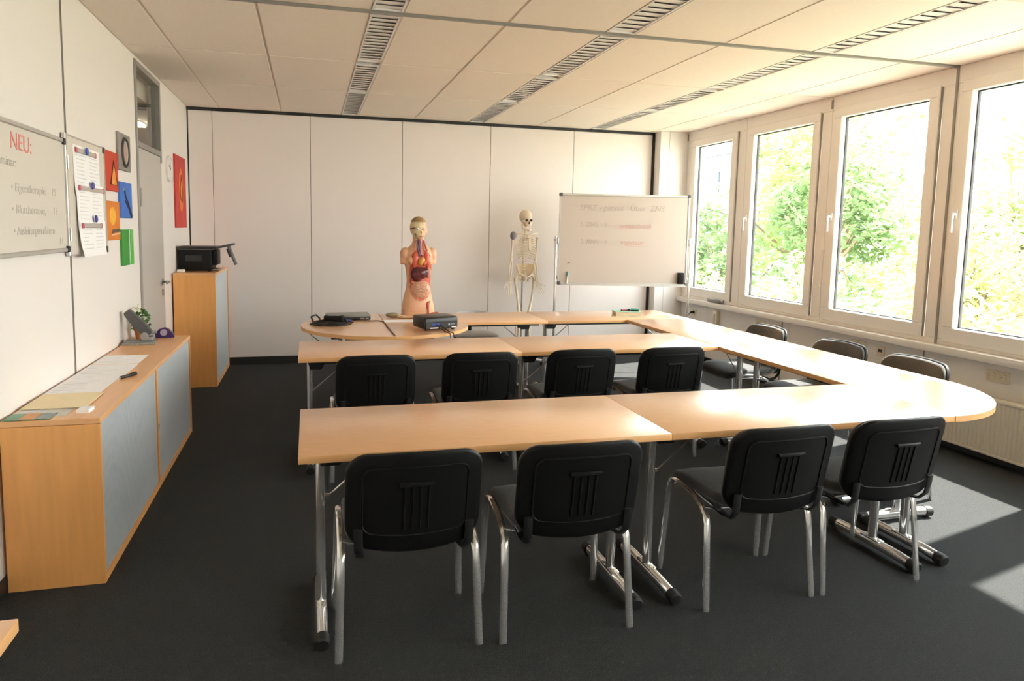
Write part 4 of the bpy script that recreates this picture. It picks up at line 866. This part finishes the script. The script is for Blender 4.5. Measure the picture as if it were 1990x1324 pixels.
MB().tube([(-.012, 0, .0), (-.004, .002, .085)], .008, 10).build('pen_body', WHITEP, t); MB().tube([(-.0038, .002, .086), (.001, .003, .14)], .0092, 10).build('pen_cap', mat('cap_turquoise', (.10, .45, .48), .4, noise=(20, .1)), t)
t = thing('whiteboard_eraser', onboard(h-.075, -.0105, 1.065), 'black eraser clinging to the lower corner of the rolling whiteboard', 'eraser', rz=ang)
MB().box(-.032, -.012, -.062, .032, -.001, .062).build('felt', BLKM, t, smooth=False); MB().box(-.034, -.038, -.064, .034, -.0125, .064, .006).build('grip', PLAST, t)
t = MB().box(-.013, -.006, -.004, .013, 0, .004, .001).build('bar_magnet', STEEL, None); t.location = onboard(-h+.12, -.0085, 1.22); t.rotation_euler = (0, 0, ang); tag(t, 'tiny grey magnet above the turquoise-capped marker', 'magnet')

# ------------------------------------------------------------------ window wall fittings
def socket(y, z, label, kind):
    t = thing('wall_socket', (XR-.0045 if any(abs(y-q) < .045 for q in (4.2, 5.85, 7.3)) else XR-.0005, y, z), label, 'socket'); n = 2 if kind == 2 else 1; w = .04*n
    MB().box(-.010, -w, -.04, 0, w, .04, .003).build('cover_plate', SOCK, t)
    for k in range(n):
        c = (-w+.04+.08*k)
        if kind == 0: MB().box(-.0125, c-.02, -.012, -.0102, c-.003, .012).box(-.0125, c+.003, -.012, -.0102, c+.02, .012).build('data_port', BLKM, t, smooth=False)
        else:
            m = MB(); m.M = M4.Translation((-.0101, c, 0)) @ M4.Rotation(-pi/2, 4, 'Y'); m.lathe([(.027, 0), (.027, .006), (.022, .006), (.020, .0012), (.0001, .0012)], 22); q = m.build('socket_well', SOCK, t)
            MB().ell((-.0118, c-.0095, 0), (.001, .003, .003), 8, 6).ell((-.0118, c+.0095, 0), (.001, .003, .003), 8, 6).build('contact_hole', BLKM, q)
    return t
socket(3.65, .608, 'double beige wall socket above the radiator', 2)
socket(4.66, .612, 'beige data socket with two dark ports, nearest the radiator', 0)
socket(4.90, .62, 'double beige wall socket behind the middle window-side chair', 2)
socket(5.97, .62, 'beige data socket with two dark ports, behind the farthest window-side chair', 0)
socket(6.24, .622, 'double beige wall socket beyond the farthest window-side chair', 2)
socket(7.52, .59, 'beige wall socket with a black plug in it, near the rolling whiteboard', 1)
t = thing('appliance_cable', (XR-.012, 7.52, .59), 'black plug and cord hanging from the wall socket near the rolling whiteboard', 'cord')
MB().tube([(-.001, 0, 0), (-.04, .0, 0), (-.055, .005, -.01)], [.017, .015, .008], 12).build('plug', RUB, t); MB().tube([(-.05, .004, -.006), (-.075, .03, -.05), (-.09, .08, -.12), (-.10, .14, -.25), (-.10, .16, -.45), (-.10, .16, -.585)], .005, 8).build('cord', RUB, t)
t = thing('cable_box', (XR-.001, 7.02, .57), 'pale upright cable box on the wall under the farthest window', 'cable box')
MB().box(-.05, -.04, -.10, 0, .04, .10, .005).build('box', SOCK, t); MB().box(-.053, -.012, -.06, -.0502, .012, .06).build('slot', STEEL, t, smooth=False)
t = thing('radiator', (4.59, 3.40, .07), 'white ribbed panel radiator below the nearest window', 'radiator')
m = MB(); n = 44; w = 1.36; pr = []
for k in range(n):
    y = -w/2+w*k/n; s = w/n; pr += [(-.033, y+s*.08), (-.040, y+s*.28), (-.040, y+s*.72), (-.033, y+s*.92)]
pr += [(-.033, w/2), (.035, w/2), (.035, -w/2), (-.033, -w/2)]
m.prism(pr, .018, .375); m.build('ribbed_panel', RADI, t, smooth=False)
MB().box(-.042, -w/2-.004, .376, .04, w/2+.004, .396, .004).box(-.042, -w/2-.004, .0, .04, w/2+.004, .017, .003).build('cover', RADI, t)
MB().tube([(.0, w/2+.005, .04), (.0, w/2+.05, .04), (.03, w/2+.05, .02), (.03, w/2+.05, -.069)], .009, 10).lathe([(.018, 0), (.02, .05), (.0001, .055)], 14, (.0, w/2+.05, .045)).build('valve', WHITEP, t)
t = thing('blind_chain', (XR-.03, 5.395, 1.42), 'white pull chain hanging between the second and third window from the far end', 'chain')
m = MB().tube([(0, 0, 0), (0, .003, -.17), (0, 0, -.34)], .003, 6); m.build('chain', WHITEP, t); MB().lathe([(.003, .0), (.008, -.02), (.007, -.05), (.0001, -.055)], 10, (0, 0, -.10)).lathe([(.003, .0), (.007, -.02), (.006, -.045), (.0001, -.05)], 10, (0, 0, -.29)).build('weight', WHITEP, t); MB().box(-.002, -.01, -.01, .03, .01, .012).build('hook', WHITEP, t)
t = thing('plastic_bottle', (4.615, 7.03, .757+.031), 'clear plastic bottle lying on the window sill beside the rolling whiteboard', 'bottle', rz=.12)
m = MB(); m.M = M4.Rotation(pi/2, 4, 'X'); m.lathe([(.0001, -.11), (.028, -.108), (.030, -.09), (.030, .05), (.024, .085), (.013, .105), (.013, .12)], 18)
bt = mat('bottle_clear', (.80, .82, .82), .1, noise=(9, .02)); bt.node_tree.nodes['Principled BSDF'].inputs['Transmission Weight'].default_value = .7; m.build('bottle_body', bt, t)
m = MB(); m.M = M4.Rotation(pi/2, 4, 'X'); m.lathe([(.015, .1205), (.015, .14), (.0001, .141)], 14); m.build('bottle_cap', PL, t)

# ------------------------------------------------------------------ outside
struct('ground', MB().box(5.2, -30, -3.4, 90, 90, -3.2), GRASS, smooth=False)
struct('wall_outside', MB().box(4.90, YF, -3.3, 4.96, YB+6, .70), WALL, smooth=False)
t = thing('office_building', (30, 47, -3.2), 'pale blue-white office block far outside the farthest window', 'building')
MB().box(0, -6, 0, 9, 1.2, 10.6).build('wall', mat('facade_pale', (.065, .085, .10), .5, noise=(1, .03)), t, smooth=False)
MB().box(-.1, -6.1, 10.62, 9.1, 1.3, 10.9).build('roof', mat('roof_grey', (.3, .3, .3), .7, noise=(3, .1)), t, smooth=False)
gb = mat('far_glass', (.05, .075, .10), .4, noise=(1, .1))
for z in (1.5, 4.6, 7.7):
    for k in range(3): MB().box(-.05, -5.6+k*2.3, z, -.002, -3.9+k*2.3, z+1.7).build('window', gb, t, smooth=False)
MB().box(-.8, -6, 5.6, -.06, 1.0, 6.4).build('canopy', mat('canopy_dark', (.10, .11, .12), .6, noise=(3, .1)), t, smooth=False)
def crown(n, rad, seed, lsz, gaps=.35):
    rr = random.Random(seed); m = MB(); vs = []; fs = []
    cl = [(V((rr.gauss(0, .42)*rad[0], rr.gauss(0, .42)*rad[1], rr.gauss(0, .42)*rad[2])), rr.uniform(.22, .42)*min(rad)) for _ in range(34)]
    for i in range(n):
        c, r = rr.choice(cl); d = V((rr.gauss(0, 1), rr.gauss(0, 1), rr.gauss(0, 1))).normalized(); p = c+d*r*rr.uniform(.75, 1.1); L = lsz*rr.uniform(.6, 1.3)
        E = Euler((rr.uniform(-.9, .9), rr.uniform(-.9, .9), rr.uniform(0, 6.3))).to_matrix(); k = len(vs)
        for q in ((-L, 0, 0), (0, -L*.5, L*.1), (L, 0, 0), (0, L*.5, L*.1)): vs.append(p+E @ V(q))
        fs.append((k, k+1, k+2, k+3))
    m.add(vs, fs); return m, cl
def tree(x, y, z, rad, n, seed, mt, lsz, label, group, cat='tree', name='tree'):
    t = thing(name, (x, y, -3.2), label, cat, group); m, cl = crown(n, rad, seed, lsz); H = z+3.2
    m.v = [(a, b, c+H) for a, b, c in m.v]; m.build('foliage', mt, t, smooth=False)
    b = MB().tube([(0, 0, 0), (.05, .03, H*.35), (-.03, .05, H*.7), (0, 0, H)], [.16, .13, .09, .04], 9)
    for c, r in cl[:14]: b.tube([(0, .02, H-rad[2]*.7), tuple(c*.5+V((0, 0, H-rad[2]*.2))), tuple(c+V((0, 0, H)))], [.05, .03, .012], 6)
    b.build('trunk', BARK, t); return t
tree(12.2, 13.9, 2.3, (1.5, 1.9, 2.3), 5200, 1, LEAF2, .10, 'full deep green tree behind the third window from the far end', None)
tree(14.5, 17.9, 2.6, (2.2, 2.3, 2.6), 5200, 2, LEAF1, .12, 'light green tree filling the second window from the far end', None)
tree(11.5, 17.6, .6, (1.6, 1.7, 1.9), 4200, 3, LEAF2, .10, 'darker bush-like tree low in the second window from the far end', None)
tree(18, 21.2, 4.0, (2.6, 2.6, 3.0), 4500, 4, LEAF1, .14, 'tall light green tree behind the other trees of the second window', None)
tree(16.5, 12.6, 1.5, (2.6, 3.0, 2.6), 5200, 5, LEAF1, .12, 'pale round tree behind the sunny side of the third window', None)
BG = 'sunlit bushes below the windows'
for i, (x, y, z, s) in enumerate(((8.6, 6.6, -.6, 1.), (8.8, 8.4, -.35, 1.1), (8.5, 10.2, -.5, 1.05), (9.2, 12.0, -.3, 1.15), (9.6, 14.3, -.5, 1.1), (10, 17, -.5, 1.2), (10.6, 20.5, -.4, 1.3), (12.5, 25, -.2, 1.5), (12.4, 8.2, .7, 1.3), (13, 10.9, .8, 1.4), (13.5, 6.2, .8, 1.4))):
    tree(x, y, z, (1.15*s, 1.25*s, 1.05*s), 2600, 20+i, LEAF3, .085, 'yellow-green sunlit bush outside below the windows', BG, 'bush', 'bush')
t = thing('bare_tree', (10.2, 8.9, -3.2), 'thin bare-branched tree outside the nearest window', 'tree')
m = MB(); rr = random.Random(11)
def br(p, d, L, r, k):
    q = [p]; dd = d
    for i in range(4): dd = (dd+V((rr.gauss(0, .13), rr.gauss(0, .13), rr.gauss(0, .08)))).normalized(); q.append(q[-1]+dd*L/4)
    m.tube(q, [r*(1-.13*i) for i in range(5)], 6)
    if k:
        for j in range(3): br(q[2+j % 3], (dd+V((rr.gauss(0, .5), rr.gauss(0, .6), rr.gauss(.1, .3)))).normalized(), L*.62, r*.55, k-1)
br(V((0, 0, 0)), V((0, .0, 1)), 4.2, .09, 0); br(V((0, 0, 3.9)), V((.1, .35, 1)), 1.9, .05, 3); br(V((0, 0, 3.7)), V((0, -.7, .7)), 1.9, .045, 3); br(V((0, 0, 3.2)), V((-.2, -.9, .25)), 1.9, .04, 2)
m.build('branches', BARK, t)
mm = MB(); rr = random.Random(5); vs = []; fs = []
for k in range(420):
    p = V((rr.gauss(0, .5), rr.gauss(-.3, .9), 4.1+rr.gauss(.3, .7))); L = .06; E = Euler((rr.uniform(-1, 1), rr.uniform(-1, 1), rr.uniform(0, 6))).to_matrix(); n = len(vs)
    for q in ((-L, 0, 0), (0, -L*.5, 0), (L, 0, 0), (0, L*.5, 0)): vs.append(p+E @ V(q))
    fs.append((n, n+1, n+2, n+3))
mm.add(vs, fs); mm.build('leaves', LEAF2, t, smooth=False)

# ------------------------------------------------------------------ light
w = bpy.data.worlds.new('World'); sc.world = w; w.use_nodes = True; nt = w.node_tree; bg = nt.nodes['Background']
SKY_STRENGTH, SUN_STRENGTH, EXPO = 3.5, 9.5, 1.98
tc = nt.nodes.new('ShaderNodeTexCoord'); sx = nt.nodes.new('ShaderNodeSeparateXYZ'); cr = nt.nodes.new('ShaderNodeValToRGB')
nt.links.new(tc.outputs['Generated'], sx.inputs[0]); nt.links.new(sx.outputs[2], cr.inputs[0]); nt.links.new(cr.outputs[0], bg.inputs[0])
cr.color_ramp.elements[0].color = (1, .975, .955, 1); cr.color_ramp.elements[1].color = (.80, .90, 1, 1); cr.color_ramp.elements[1].position = .9
bg.inputs[1].default_value = SKY_STRENGTH
sl = bpy.data.lights.new('sun', 'SUN'); so = bpy.data.objects.new('sun', sl); COL.objects.link(so); sl.energy = SUN_STRENGTH; sl.angle = R(.9); sl.color = (1, .94, .87)
so.rotation_euler = V((.570, .143, .809)).to_track_quat('Z', 'Y').to_euler(); so.location = (12, 3, 15)

# ------------------------------------------------------------------ camera
cam = bpy.data.cameras.new('camera'); co = bpy.data.objects.new('camera', cam); COL.objects.link(co); sc.camera = co
f, yaw, pitch, roll, hh = 1324.0908, -.2479, -.1004, .0172, 1.5692
cy, sy, cp, s_p = cos(yaw), sin(yaw), cos(pitch), sin(pitch)
fw = V((-sy*cp, cy*cp, s_p)); r0 = V((cy, sy, 0)); u0 = r0.cross(fw)
Rv = r0*cos(roll)+u0*sin(roll); Uv = u0*cos(roll)-r0*sin(roll)
co.matrix_world = M4(((Rv.x, Uv.x, -fw.x, 0), (Rv.y, Uv.y, -fw.y, 0), (Rv.z, Uv.z, -fw.z, hh), (0, 0, 0, 1)))
cam.sensor_width = 36; cam.lens = 36*f/1990; cam.shift_x = (995-934.113)/1990; cam.shift_y = (579.453-662)/1990; cam.clip_start = .05; cam.clip_end = 300
sc.view_settings.view_transform = 'Standard'; sc.view_settings.look = 'None'; sc.view_settings.gamma = 1; sc.view_settings.use_curve_mapping = False; sc.view_settings.exposure = EXPO
cy_ = sc.cycles; cy_.use_denoising = True; cy_.max_bounces = 14; cy_.diffuse_bounces = 8; cy_.glossy_bounces = 5; cy_.transparent_max_bounces = 12; cy_.sample_clamp_indirect = 12; cy_.caustics_reflective = False; cy_.caustics_refractive = False
